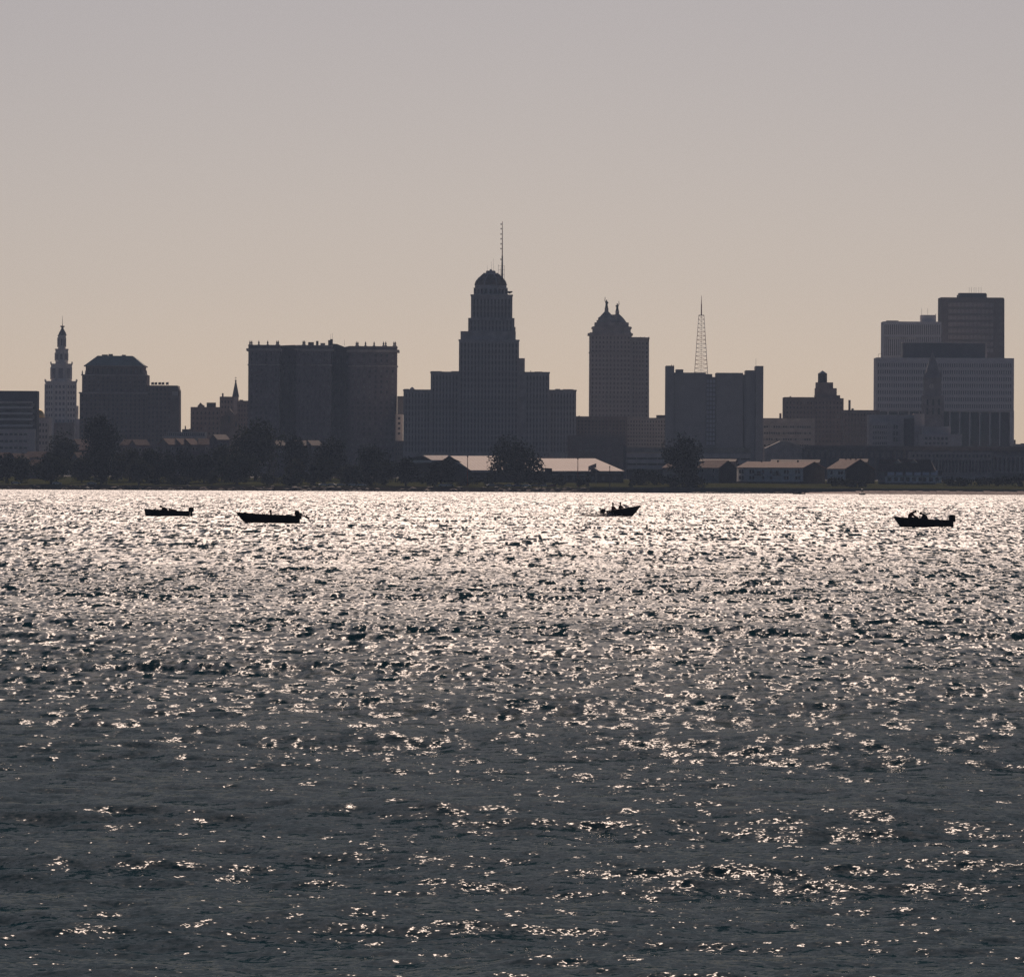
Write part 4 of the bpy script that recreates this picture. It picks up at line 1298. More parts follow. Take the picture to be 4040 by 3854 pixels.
T('park_tree', 'arching tree in front of the right flank of the largest broad tree', 1168, 1813, 84, 3200, 'round', 'olive', .12)
T('park_tree', 'slim dark tree between two arching park trees', 1232, 1829, 56, 3200, 'tall', 'green', .10)
T('park_tree', 'pointed tree over the parked white cars', 1278, 1806, 70, 3215, 'round', 'green', .12)
T('park_tree', 'pale grey-green low tree right of the parked white cars', 1384, 1836, 116, 3205, 'spread', 'grey', .12)
T('park_tree', 'leafy tree at the foot of the dark twin-topped tree', 1518, 1820, 90, 3205, 'round', 'green', .12)
T('park_tree', 'tree on a single slanting trunk left of the pale hall', 1602, 1809, 108, 3195, 'spread', 'dark', .22)
T('park_tree', 'round dark tree covering the left end of the pale hall roof', 1742, 1816, 112, 3190, 'round', 'dark', .20)
T('young_tree', 'small tree right of the row of parked cars', 2190, 1878, 30, 3195, 'round', 'dark', .18, leaf=.7)
T('young_tree', 'small leaning tree second right of the parked cars', 2218, 1876, 32, 3195, 'round', 'dark', .18, leaf=.7)
T('young_tree', 'small dark tree before the pale hall flag', 2284, 1880, 32, 3190, 'round', 'dark', .18, leaf=.7)
T('young_tree', 'small dark tree below the pale hall dormer', 2318, 1874, 34, 3190, 'round', 'dark', .18, leaf=.7)
T('young_tree', 'lone small tree on the open lawn right of the pale hall', 2495, 1889, 24, 3190, 'tall', 'dark', .12, leaf=.7)
T('conifer', 'dark pointed conifer before the pale grey-green low tree', 1398, 1866, 24, 3186, 'cone', 'dark', .05, leaf=.7)
T('conifer', 'shorter pointed conifer left of the dark pointed one', 1372, 1876, 20, 3186, 'cone', 'dark', .05, leaf=.7)
S = 'shore shrubs'
for (px, top, w, Y, col, lab) in (
    (605, 1880, 60, 3186, 'dark', 'low bush right of the neat round tree'),
    (700, 1872, 90, 3190, 'dark', 'spreading bush below the zigzag roof row'),
    (1062, 1868, 80, 3188, 'grey', 'grey-green bush in front of the largest broad tree'),
    (1135, 1874, 60, 3186, 'grey', 'grassy bush left of the dome-shaped shrub'),
    (1165, 1861, 52, 3184, 'green', 'dome-shaped shrub below the arching tree'),
    (1455, 1868, 70, 3190, 'dark', 'dark bush below the twin-topped tree'),
    (1690, 1874, 90, 3188, 'green', 'low bush between the two trees before the pale hall'),
    (1850, 1884, 90, 3200, 'dark', 'long dark hedge under the pale hall eaves'),
    (1930, 1886, 60, 3200, 'dark', 'dark bush left of the willow-like tree'),
    (2115, 1862, 80, 3215, 'dark', 'bush at the right foot of the willow-like tree'),
    (2540, 1852, 90, 3240, 'dark', 'tall dark thicket right of the pale hall'),
    (2590, 1858, 80, 3235, 'dark', 'dark thicket before the parking garage'),
    (2640, 1880, 90, 3195, 'dark', 'bush at the left foot of the open-crowned tree'),
    (2745, 1884, 90, 3195, 'dark', 'bush at the right foot of the open-crowned tree'),
    (3330, 1890, 50, 3230, 'olive', 'olive bush before the small terraced house'),
    (3290, 1884, 44, 3230, 'olive', 'tall olive bush before the white wall of the small terraced house'),
    (3402, 1896, 34, 3215, 'grey', 'round grey bush below the dark gable of the small house'),
    (3364, 1896, 34, 3215, 'grey', 'left one of the round grey bushes below the dark gable'),
    (3740, 1882, 70, 3250, 'dark', 'bush just right of the skylight house'),
    (3810, 1886, 80, 3250, 'dark', 'leafy bush below the colonnade hall'),
    (3880, 1884, 80, 3255, 'dark', 'dark bush near the right lawn'),
    (3960, 1880, 90, 3255, 'dark', 'wide bush near the right picture edge'),
    (4030, 1874, 70, 3250, 'dark', 'bush cut by the right picture edge')):
    T('shrub', lab, px, top, w, Y, 'shrub', col, 0.0, S, .8)
# ------------------------------------------------------------------ low buildings near the shore
ENDBRICK = surf('very_dark_brick', (.050, .045, .046), .9)  # much darker brick for end walls and gables
def gable_house(name, label, px, py_base, Y, W, D, He, Hr, rz, wall, roof, wins=None, group=None, base=None, overhang=.5, cat='house'):
    """ridge along local x; origin at the front right corner; front faces -y"""
    g = ground_z(Y)
    o = empty(name, (at(px, py_base, Y).x, Y, g), rz, label, cat, group)
    MB().box(-W, 0, 0, D, -1, He).build('wall', wall, o)
    gb = MB().add([(0, 0, He), (0, D, He), (0, D / 2, Hr - .15), (-.3, 0, He), (-.3, D, He), (-.3, D / 2, Hr - .15)], [(0, 1, 2), (3, 5, 4), (0, 2, 5, 3), (1, 4, 5, 2)])
    gb.add([(-W, 0, He), (-W, D, He), (-W, D / 2, Hr - .15), (-W + .3, 0, He), (-W + .3, D, He), (-W + .3, D / 2, Hr - .15)], [(0, 2, 1), (3, 4, 5), (0, 3, 5, 2), (1, 2, 5, 4)])
    gb.build('gable', wall if base is None else base, o)
    dz = (Hr - He) / (D / 2) * overhang
    for nm, a, b_ in (('roof', -overhang, D / 2), ('back_roof', D / 2, D + overhang)):
        za, zb_ = (He - dz, Hr) if nm == 'roof' else (Hr, He - dz)
        MB().add([(-W - .3, a, za), (.3, a, za), (.3, b_, zb_), (-W - .3, b_, zb_), (-W - .3, a, za + .25), (.3, a, za + .25), (.3, b_, zb_ + .25), (-W - .3, b_, zb_ + .25)],
                 [(0, 3, 2, 1), (4, 5, 6, 7), (0, 1, 5, 4), (1, 2, 6, 5), (2, 3, 7, 6), (3, 0, 4, 7)]).build('roof_slope', roof, o)
    return o

def window_on(o, x, z, w, h, y=0.0, mat=None, frame=True):
    f = MB()
    if frame:
        t = .14
        f.box(x - w / 2 - t, x + w / 2 + t, y - .12, y - .01, z + h / 2, z + h / 2 + t)
        f.box(x - w / 2 - t, x + w / 2 + t, y - .12, y - .01, z - h / 2 - t, z - h / 2)
        f.box(x - w / 2 - t, x - w / 2, y - .12, y - .01, z - h / 2, z + h / 2)
        f.box(x + w / 2, x + w / 2 + t, y - .12, y - .01, z - h / 2, z + h / 2)
        wn_ = f.build('window', WHITEPAINT, o)
        MB().box(x - w / 2, x + w / 2, y - .07, y - .02, z - h / 2, z + h / 2).build('pane', mat or GLASS, wn_)
    else:
        MB().box(x - w / 2, x + w / 2, y - .07, y - .02, z - h / 2, z + h / 2).build('window', mat or GLASS, o)

def terraces():
    Y = 3300
    m = Y / FPX
    g = ground_z(Y)
    zz = lambda px, py: at(px, py, Y).z - g
    a = math.radians(32)
    # white-fronted terrace with paired windows
    def white_terrace(name, label, pxl, pxr, gw, py_e, py_b, py_r, cols, balc=()):
        W = (pxr - pxl) * m / math.cos(a)
        D = gw * m / math.sin(a)
        He, Hr = zz(pxr, py_e), zz(pxr, py_r)
        zb = zz(pxr, py_b)
        o = gable_house(name, label, pxr, py_b, Y, W, D, He, Hr, -a, WHITEW, TILE, base=ENDBRICK)
        MB().box(.02, .35, .1, D - .1, -1, He + .02).build('end_wall', ENDBRICK, o)
        MB().box(-W - .05, .05, -.35, 0.0, -1, zb).build('garage_base', DARKC, o)
        MB().box(-W + .1, -.1, -1.6, -.35, zb - .35, zb - .1).build('deck', DARKC, o)
        hgt = He - zb
        for c in cols:
            x = -W * (1 - c[0])
            for k in (0, 1):
                z = zb + hgt * (.28 + .44 * k)
                for s in ((-.75, .75) if c[1] == 2 else (0,)):
                    window_on(o, x + s, z, 1.05, 1.55)
        for c in balc:
            x = -W * (1 - c)
            MB().box(x - 1.9, x + 1.9, -1.3, 0.0, zb + hgt * .46, zb + hgt * .50).build('balcony', STEEL, o)
            rl = MB()
            for i in range(9):
                xx = x - 1.85 + 3.7 * i / 8
                rl.box(xx - .04, xx + .04, -1.28, -1.2, zb + hgt * .505, zb + hgt * .62)
            rl.box(x - 1.9, x + 1.9, -1.3, -1.18, zb + hgt * .62, zb + hgt * .64)
            rl.build('balcony_rail', STEEL, o)
            window_on(o, x, zb + hgt * .62, 1.6, 1.9)
        # split line in the roof, chimney flues
        for c in (.25, .55, .8):
            MB().box(-W * c - .3, -W * c + .3, D * .5 + .2, D * .5 + .9, Hr - .4, Hr + .9).build('flue', GREYROOF, o)
        return o
    white_terrace('terraced_house', 'white-fronted terrace with paired windows and two balconies by the sea wall', 2912, 3168, 92, 1846, 1901, 1823,
                  [(.07, 2), (.23, 2), (.40, 1), (.52, 1), (.75, 2), (.92, 2)], (.335, .615))
    white_terrace('terraced_house', 'smaller white-fronted house with a huge dark gable end', 3265, 3334, 125, 1850, 1903, 1812, [(.25, 1), (.75, 2)])
    # the skylight house
    W = (3690 - 3464) * m
    o = empty('skylight_house', (at(3690, 1900, Y).x, Y, g), math.radians(-6), 'dark-roofed terrace with sloping skylight bays right of the dark gable', 'house')
    zb, He, Hr = zz(3580, 1903), zz(3580, 1862), zz(3580, 1812)
    DK = surf('dark_shingle', (.15, .11, .095), .85, .25, .5)
    MB().box(-W, 0, 0, 13, -1, He).build('wall', surf('grey_siding', (.34, .33, .33), .85), o)
    MB().box(-W, 0, -.3, 0, -1, zb).build('garage_base', DARKC, o)
    MB().add([(-W - .3, -.4, He), (.3, -.4, He), (-2.8, 7, Hr), (-W + .4, 7, Hr), (.3, 14, He), (-W - .3, 14, He)], [(0, 1, 2, 3), (1, 4, 2), (3, 2, 4, 5), (0, 3, 5), (0, 5, 4, 1)]).build('roof', DK, o)
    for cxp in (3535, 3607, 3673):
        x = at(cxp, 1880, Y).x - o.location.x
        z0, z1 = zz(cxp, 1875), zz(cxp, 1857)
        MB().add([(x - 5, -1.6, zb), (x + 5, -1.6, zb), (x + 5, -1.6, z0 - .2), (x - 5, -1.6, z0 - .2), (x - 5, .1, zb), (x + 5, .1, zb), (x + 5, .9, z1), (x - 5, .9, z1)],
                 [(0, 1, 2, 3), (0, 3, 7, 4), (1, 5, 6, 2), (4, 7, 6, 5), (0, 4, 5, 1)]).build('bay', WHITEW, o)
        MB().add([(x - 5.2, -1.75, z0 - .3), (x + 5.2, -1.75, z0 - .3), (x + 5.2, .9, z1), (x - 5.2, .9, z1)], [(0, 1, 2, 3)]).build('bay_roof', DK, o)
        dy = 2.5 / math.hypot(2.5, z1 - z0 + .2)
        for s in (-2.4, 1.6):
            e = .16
            MB().add([(x + s - 1.6, -1.6 - e, z0 - .2 + e), (x + s + 1.6, -1.6 - e, z0 - .2 + e), (x + s + 1.6, .8 - e, z1 - .1 + e + .05), (x + s - 1.6, .8 - e, z1 - .1 + e + .05)], [(0, 1, 2, 3)]).build('skylight', surf('painted_sky_glass', (.85, .84, .86), .3, .05, .1, .6), o)  # sky reflection painted into the panes as near-white colour
        for s in (-3, 0, 3):
            window_on(o, x + s, (zb + z0) / 2 - .2, 1.7, (z0 - zb) * .55, -1.6)
        MB().box(x - 5, x + 5, -2.6, -1.62, zb - .3, zb + .1).build('terrace_slab', WHITEPAINT, o)
    for cxp in (3540, 3604):
        x = at(cxp, 1820, Y).x - o.location.x
        z = zz(cxp, 1828)
        MB().add([(x - 2, 3.2, z), (x + 2, 3.2, z), (x, 3.2, z + 1.9), (x - 2, 7, z), (x + 2, 7, z), (x, 7, z + 1.9)], [(0, 1, 2), (3, 5, 4), (0, 2, 5, 3), (1, 4, 5, 2), (0, 3, 4, 1)]).build('dormer', surf('dormer_white', (.5, .47, .44), .7), o)
    # houses behind and around the open-crowned tree
    for k, (pl, pr, gw, pe, pb, pr_, lab) in enumerate((
        (2615, 2700, 60, 1846, 1897, 1826, 'grey-walled house half hidden left behind the open-crowned tree'),
        (2752, 2836, 72, 1846, 1900, 1818, 'grey-walled house right of the open-crowned tree with a dark gable'))):
        W, D = (pr - pl) * m / math.cos(a), gw * m / math.sin(a)
        He, Hr = zz(pr, pe), zz(pr, pr_)
        h = gable_house('shore_house', lab, pr, pb, Y + 4, W, D, He, Hr, -a, surf('grey_stucco', (.36, .36, .36), .85), TILE, base=ENDBRICK)
        MB().box(.02, .3, .1, D - .1, -1, He).build('end_wall', ENDBRICK, h)
        for c in (.25, .75):
            for kz in (.35, .75):
                window_on(h, -W * c, He * kz + .6, 1.1, 1.5)
    # far row of terrace roofs behind
    for k, (px, pe, pr_, w, lab) in enumerate(((3230, 1826, 1815, 190, 'long dark roof just behind the white-fronted terrace'), (3420, 1824, 1812, 110, 'short dark roof behind the smaller white-fronted house'),
                                               (2900, 1822, 1813, 140, 'dark roof rising behind the grey-walled houses'))):
        h = gable_house('back_terrace', lab, px, 1890, 3345, w * 3345 / FPX, 12, at(px, pe, 3345).z - ground_z(3345), at(px, pr_, 3345).z - ground_z(3345), -.12, BRICK, surf('brown_shingle', (.14, .10, .085), .85, .2, .5))
        for c in (.2, .5, .8):
            window_on(h, -w * 3345 / FPX * c, 4.5, 1.2, 1.5)

def left_houses():
    # red-roofed row houses glimpsed between the trees on the left
    rows = [
        (18, 1786, 3450, 60, 'red roof at the left picture edge above the trees'), (116, 1790, 3450, 56, 'first red roof left of the wide spreading tree'),
        (166, 1783, 3480, 78, 'long red roof with a bright vent behind the wide spreading tree'), (202, 1785, 3500, 44, 'short red roof before the hazy tree'),
        (148, 1814, 3330, 40, 'low grey-brown roof peeping over the wide spreading tree'), (360, 1734, 3640, 56, 'upper red gable left of the tallest left tree'),
        (345, 1755, 3560, 44, 'middle red gable left of the tallest left tree'), (356, 1786, 3420, 50, 'lowest red gable left of the tallest left tree'),
        (526, 1735, 3600, 56, 'wide red roof right of the tallest left tree'), (590, 1736, 3570, 56, 'slanting red roof right of the wide red one')]
    for k, (px, top, Y, w, lab) in enumerate(rows):
        m = Y / FPX
        g = ground_z(Y)
        Hr = at(px, top, Y).z - g
        W, D = w * m * 1.0, 11.0
        h = gable_house('row_house', lab, px, top, Y, W, D, Hr - 2.6, Hr, math.radians(22 if k % 2 else -20), BRICK, TILE, group='red-roofed row houses on the left')
        for c in (.3, .7):
            window_on(h, -W * c, max(2.0, Hr - 5), 1.1, 1.5)
    # zigzag roofs
    for k, (px, w, lab) in enumerate(((714, 52, 'leftmost roof of the zigzag row'), (748, 34, 'second roof of the zigzag row'), (786, 36, 'third roof of the zigzag row'), (886, 100, 'longest roof at the right end of the zigzag row'))):
        Y = 3520
        m = Y / FPX
        Hr = at(px, 1732, Y).z - ground_z(Y)
        h = gable_house('row_house', lab, px, 1735, Y, w * m, 13.0, Hr - 2.9, Hr, math.radians(28 if k < 3 else 6), BRICK, TILE, group='red-roofed row houses on the left')
        for c in (.3, .7):
            window_on(h, -w * m * c, max(2.0, Hr - 5), 1.1, 1.5)
    for k, (px, w, lab) in enumerate(((1222, 52, 'tan roof between the trees below the wide hotel'), (1272, 44, 'right-hand tan roof between the trees below the wide hotel'), (1130, 40, 'tan roof just right of the largest broad tree'), (905, 50, 'tan roof left of the largest broad tree'))):
        Y = 3500
        m = Y / FPX
        Hr = at(px, 1739 if k < 3 else 1716, Y).z - ground_z(Y)
        h = gable_house('row_house', lab, px, 1745, Y, w * m, 11.0, Hr - 2.4, Hr, math.radians(24), BRICK, surf('tan_shingle', (.36, .27, .22), .8, .2, .5), group='tan-roofed row houses in the middle')
        for c in (.3, .7):
            window_on(h, -w * m * c, max(2.0, Hr - 5), 1.1, 1.5)

def pale_hall():
    Y = 3290
    g = ground_z(Y)
    m = Y / FPX
    P = lambda px, py, y=Y: at(px, py, y)
    o = empty('pale_hall', (P(2030, 1860).x, Y, g), 0, 'long low hall with bright pale metal roofs behind the willow-like tree', 'hall')
    X = lambda px, py: at(px, py, Y).x - o.location.x
    Z = lambda px, py: at(px, py, Y).z - g
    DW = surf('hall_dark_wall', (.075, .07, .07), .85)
    # main roofs: seen slope, then back slope; panels of standing-seam metal
    def slope_roof(pl_e, pr_e, pl_r, pr_r, pe, prr, depth, n, label):
        for i in range(n):
            t0, t1 = i / n, (i + 1) / n
            xe0, xe1 = X(pl_e + (pr_e - pl_e) * t0, pe), X(pl_e + (pr_e - pl_e) * t1, pe)
            xr0, xr1 = X(pl_r + (pr_r - pl_r) * t0, prr), X(pl_r + (pr_r - pl_r) * t1, prr)
            ze0, ze1 = Z(pl_e + (pr_e - pl_e) * t0, pe), Z(pl_e + (pr_e - pl_e) * t1, pe)
            zr0, zr1 = Z(pl_r + (pr_r - pl_r) * t0, prr), Z(pl_r + (pr_r - pl_r) * t1, prr)
            q = .03
            MB().add([(xe0 + q, 0, ze0), (xe1 - q, 0, ze1), (xr1 - q, depth, zr1), (xr0 + q, depth, zr0), (xe0 + q, 0, ze0 - .3), (xe1 - q, 0, ze1 - .3), (xr1 - q, depth, zr1 - .3), (xr0 + q, depth, zr0 - .3)],
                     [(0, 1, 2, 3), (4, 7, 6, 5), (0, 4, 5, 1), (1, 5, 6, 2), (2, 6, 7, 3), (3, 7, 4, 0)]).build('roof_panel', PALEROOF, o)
    slope_roof(1857, 2062, 1773, 2000, 1855, 1797, 44, 14, 'a')
    slope_roof(2062.5, 2462, 2000.5, 2352, 1858, 1807, 44, 22, 'b')
    # hip end catches the light
    MB().add([(X(2462, 1858), 0, Z(2462, 1858)), (X(2474, 1858), 60, Z(2474, 1858)), (X(2352, 1807), 44, Z(2352, 1807))], [(0, 1, 2)]).build('roof_hip', PALEROOF, o)
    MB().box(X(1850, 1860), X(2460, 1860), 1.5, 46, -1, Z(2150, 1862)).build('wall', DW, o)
    MB().box(X(2035, 1800), X(2185, 1800), 45, 56, Z(2100, 1830), Z(2100, 1802)).build('raised_ridge', PALEROOF, o)
    # dark gable at the left end and its lean-to
    MB().extrude([(X(1700, 1885), -1), (X(1872, 1885), -1), (X(1857, 1857), Z(1857, 1857)), (X(1792, 1823), Z(1792, 1823)), (X(1768, 1800), Z(1768, 1800)), (X(1748, 1815), Z(1748, 1815)), (X(1700, 1822), Z(1700, 1822))], -.8, 3).build('gable', DW, o)
    MB().extrude([(X(1766, 1801), Z(1766, 1801)), (X(1772, 1801), Z(1772, 1801)), (X(1822, 1823), Z(1822, 1823)), (X(1790, 1823), Z(1790, 1823))], -1.8, 4).build('gable_hood', surf('hood_dark', (.06, .06, .065), .8), o)
    slope_roof(1703, 1762, 1668, 1768, 1815, 1796, 9, 4, 'c')
    MB().box(X(1680, 1798), X(1718, 1798), 10, 16, Z(1700, 1812), Z(1700, 1797)).build('roof_plant', DW, o)
    MB().box(X(1604, 1816), X(1702, 1816), -3, 8, Z(1650, 1825), Z(1650, 1816)).build('canopy', surf('white_canopy', (.8, .77, .74), .4, .05), o)
    MB().extrude([(X(1604, 1816), Z(1604, 1816)), (X(1702, 1816), Z(1702, 1816)), (X(1664, 1798), Z(1664, 1798)), (X(1615, 1806), Z(1615, 1806))], 0, 9).build('dark_roof', DW, o)
    MB().box(X(1610, 1830), X(1702, 1830), 3, 10, -1, Z(1650, 1826)).build('dark_wall', DW, o)
    # sunlit sloping apron left
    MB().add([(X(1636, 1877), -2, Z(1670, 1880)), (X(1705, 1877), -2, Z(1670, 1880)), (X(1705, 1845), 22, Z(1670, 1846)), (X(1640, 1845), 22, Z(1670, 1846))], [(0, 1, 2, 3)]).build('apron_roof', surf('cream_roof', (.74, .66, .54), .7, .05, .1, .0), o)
    # eaves strips and openings under the big roof
    for px0, px1, y in ((1862, 1962, 1861), (2165, 2330, 1871), (2335, 2450, 1866)):
        MB().box(X(px0, y), X(px1, y), .6, 1.45, Z(px0, y + 2.5), Z(px0, y)).build('eaves_strip', WHITEPAINT, o)
    for px in (2160, 2176, 2224, 2236, 2265, 2278, 2305, 2322, 2340, 2379, 2425):
        x, z = X(px, 1885), Z(px, 1886)
        MB().box(x - .55, x + .55, 1.3, 1.46, z - 1, z + 1).build('window', PALEWIN, o)
    for px0, px1 in ((1828, 1842), (1855, 1872), (1880, 1895), (1910, 1921)):
        MB().box(X(px0, 1880), X(px1, 1880), 1.3, 1.46, Z(px0, 1881.5), Z(px0, 1878.5)).build('window', PALEWIN, o)
    # small dark entrance gable on the right roof
    MB().extrude([(X(2327, 1862), Z(2327, 1862)), (X(2372, 1862), Z(2372, 1862)), (X(2345, 1847), Z(2345, 1847)), (X(2335, 1847), Z(2335, 1847))], -2, 3).build('dormer', DW, o)
    MB().extrude([(X(2145, 1866), -1), (X(2178, 1866), -1), (X(2178, 1848), Z(2178, 1848)), (X(2150, 1846), Z(2150, 1846))], -2, 4).build('porch', DW, o)
    # poles in front
    for px, top, bot, lab, mt in ((2280, 1806, 1918, 'tall thin dark red pole in front of the right pale roof', REDPAINT), (1845, 1797, 1918, 'tall thin pole in front of the left pale roof', REDPAINT),
                                  (2406, 1838, 1920, 'short dark pole right of the flag', STEEL), (1460, 1880, 1920, 'red-topped post among the trees left of the pale hall', REDPAINT)):
        c = at(px, top, 3196)
        gz = ground_z(3196)
        r = empty('pole', (c.x, 3196, gz), 0, lab, 'pole')
        h = c.z - gz
        MB().tube((0, 0, -.3), (0, 0, h * .93), .24, .15, 6).build('shaft', mt, r)
        MB().lathe([(.05, h * .93), (.3, h * .95), (.3, h * .98), (.05, h)], 8).build('cap', STEEL, r)
    c = at(2352, 1827, 3230); gz = ground_z(3230)
    r = empty('flagpole', (c.x, 3230, gz), 0, 'flagpole with a small red and white flag before the pale hall', 'flagpole')
    h = c.z - gz
    MB().tube((0, 0, -.3), (0, 0, h), .14, .07, 6).build('shaft', WHITEPAINT, r)
    fm, n, l, p = new_mat('striped_flag')
    tc = n.new('ShaderNodeTexCoord'); wv = n.new('ShaderNodeTexWave'); wv.bands_direction = 'Z'; wv.inputs['Scale'].default_value = 1.4
    cr = n.new('ShaderNodeValToRGB'); cr.color_ramp.interpolation = 'CONSTANT'
    cr.color_ramp.elements[0].color = (.45, .06, .06, 1); cr.color_ramp.elements[1].position = .5; cr.color_ramp.elements[1].color = (.75, .72, .7, 1)
    l.new(tc.outputs['Object'], wv.inputs['Vector']); l.new(wv.outputs['Fac'], cr.inputs['Fac']); l.new(cr.outputs[0], p.inputs['Base Color'])
    vs, fs = [], []
    for i in range(8):
        t = i / 7
        vs += [(-3.6 * t, .3 * math.sin(t * 5), h - .1 - 1.4 * t), (-3.6 * t, .3 * math.sin(t * 5), h - 2.0 - 1.7 * t)]
    for i in range(7):
        fs.append((2 * i, 2 * i + 1, 2 * i + 3, 2 * i + 2))
    MB().add(vs, fs).build('flag', fm, r)
    # a sail beyond the ridge
    c = at(2223, 1784, 3420)
    s = empty('sailing_boat', (c.x, 3420, ground_z(3420)), 0, 'small white sail showing above the right pale roof ridge', 'sailboat')
    hz = c.z - ground_z(3420)
    MB().tube((0, 0, 0), (0, 0, hz), .12, .06, 5).build('mast', WHITEPAINT, s)
    MB().add([(-.2, 0, hz - .2), (-1.0, .5, hz - 4.5), (-.2, 0, 2), (-2.4, .6, 2)], [(0, 1, 3, 2)]).build('sail', surf('sailcloth', (.75, .73, .7), .7, .05), s)
    MB().add([(.2, 0, hz - 1), (1.6, .3, 2), (.2, 0, 2)], [(0, 1, 2)]).build('jib', surf('sailcloth', (.75, .73, .7)), s)
    hull = MB().extrude([(-3.5, .2), (3.2, .0), (4.2, 1.1), (-3.6, 1.0)], -1.0, 1.0).build('hull', WHITEPAINT, s)

terraces(); left_houses(); pale_hall()

# ------------------------------------------------------------------ parked cars
def make_car(col):
    root = empty('parked_car', (0, 0, 0))
    body = [(-2.2, .32), (2.2, .32), (2.25, .75), (1.25, .92), (.75, 1.38), (-.95, 1.40), (-1.65, .98), (-2.22, .88)]
    MB().extrude([(x, z) for x, z in body], -.82, .82).build('body', col, root)
    gl = MB()
    gl.add([(1.17, -.70, .95), (.74, -.66, 1.34), (.74, .66, 1.34), (1.17, .70, .95)], [(0, 1, 2, 3)])
    gl.add([(x + (.03 if x > 0 else -.03), y, z) for x, y, z in [(-1.58, -.7, 1.0), (-1.0, -.66, 1.36), (-1.0, .66, 1.36), (-1.58, .7, 1.0)]], [(0, 3, 2, 1)])
    gl.build('windscreen', SOFTGLASS, root)
    for s in (-1, 1):
        MB().extrude([(-1.35, .97), (1.0, .95), (.68, 1.3), (-.9, 1.32)], s * .83 - .01, s * .83 + .01).build('side_window', SOFTGLASS, root)
        for x in (-1.35, 1.4):
            w = MB()
            w.tube((x, s * .84, .33), (x, s * .62, .33), .33, .33, 12)
            w.build('wheel', surf('tyre_rubber', (.02, .02, .02), .9), root)
        MB().box(2.2, 2.27, s * .6 - .14, s * .6 + .14, .62, .74).build('headlight', WHITEPAINT, root)
    return root
def copy_tree_(o, parent=None):
    c = o.copy(); COL.objects.link(c); c.parent = parent
    for k, v in o.items():
        c[k] = v
    for ch in list(o.children):
        copy_tree_(ch, c)
    return c
CARCOL = {k: surf('car_' + k, v, .3, .02, .1, .6) for k, v in dict(white=(.75, .74, .72), silver=(.5, .5, .5), dark=(.04, .04, .05), red=(.3, .05, .05), blue=(.06, .09, .2)).items()}
PROTO = {}
def car(px, py, Y, col, rz, label):
    if col not in PROTO:
        c = make_car(CARCOL[col]); PROTO[col] = c
    else:
        c = copy_tree_(PROTO[col])
    c.location = (at(px, py, Y).x, Y, ground_z(Y))
    c.rotation_euler = (0, 0, rz)
    tag(c, label, 'car', 'cars parked along the shore')
for px, Y, col, rz, lab in (
    (62, 3181, 'white', .1, 'white car parked near the left picture edge'), (225, 3181, 'white', 0, 'white car beside the forked trunk of the spreading tree'),
    (362, 3182, 'silver', 0, 'silver car parked below the near-black dense tree'),
    (1276, 3180, 'white', .3, 'white car parked under the pointed tree'), (1309, 3180, 'white', -.2, 'white car parked right of the one under the pointed tree'),
    (1344, 3181, 'silver', 0, 'silver car between the white cars and the short conifer'), (1392, 3180, 'white', 0, 'white car in front of the dark pointed conifer'), (1426, 3180, 'white', 0, 'white car left of the red-topped post'),
    (1748, 3180, 'white', .15, 'white car under the round dark tree'), (1772, 3181, 'silver', .15, 'silver car right of the trunk of the round dark tree'),
    (1938, 3183, 'silver', .2, 'first silver car of the row below the willow-like tree'), (1972, 3183, 'dark', 0, 'dark car second in the row below the willow-like tree'),
    (2008, 3183, 'white', 0, 'white car third in the row below the willow-like tree'), (2042, 3183, 'blue', .1, 'blue car fourth in the row below the willow-like tree'),
    (2078, 3183, 'white', -.1, 'white car fifth in the row below the willow-like tree'), (2112, 3183, 'dark', 0, 'dark car sixth in the row below the willow-like tree'),
    (2148, 3183, 'silver', 0, 'silver car seventh in the row, next to the small trees'), (2178, 3183, 'red', 0, 'red car at the right end of the row')):
    car(px, 1915, Y, col, rz, lab)
# ------------------------------------------------------------------ people
SKIN = surf('skin', (.35, .22, .16), .6, .05)
CLOTH = {'red': surf('red_jacket', (.20, .035, .025), .85, .1), 'dark': surf('dark_jacket', (.03, .03, .035), .9, .1), 'brown': surf('brown_shirt', (.12, .06, .04), .9, .1), 'blue': surf('denim', (.035, .045, .07), .9, .1)}
HAIR = surf('dark_hair', (.03, .022, .018), .8, .1)

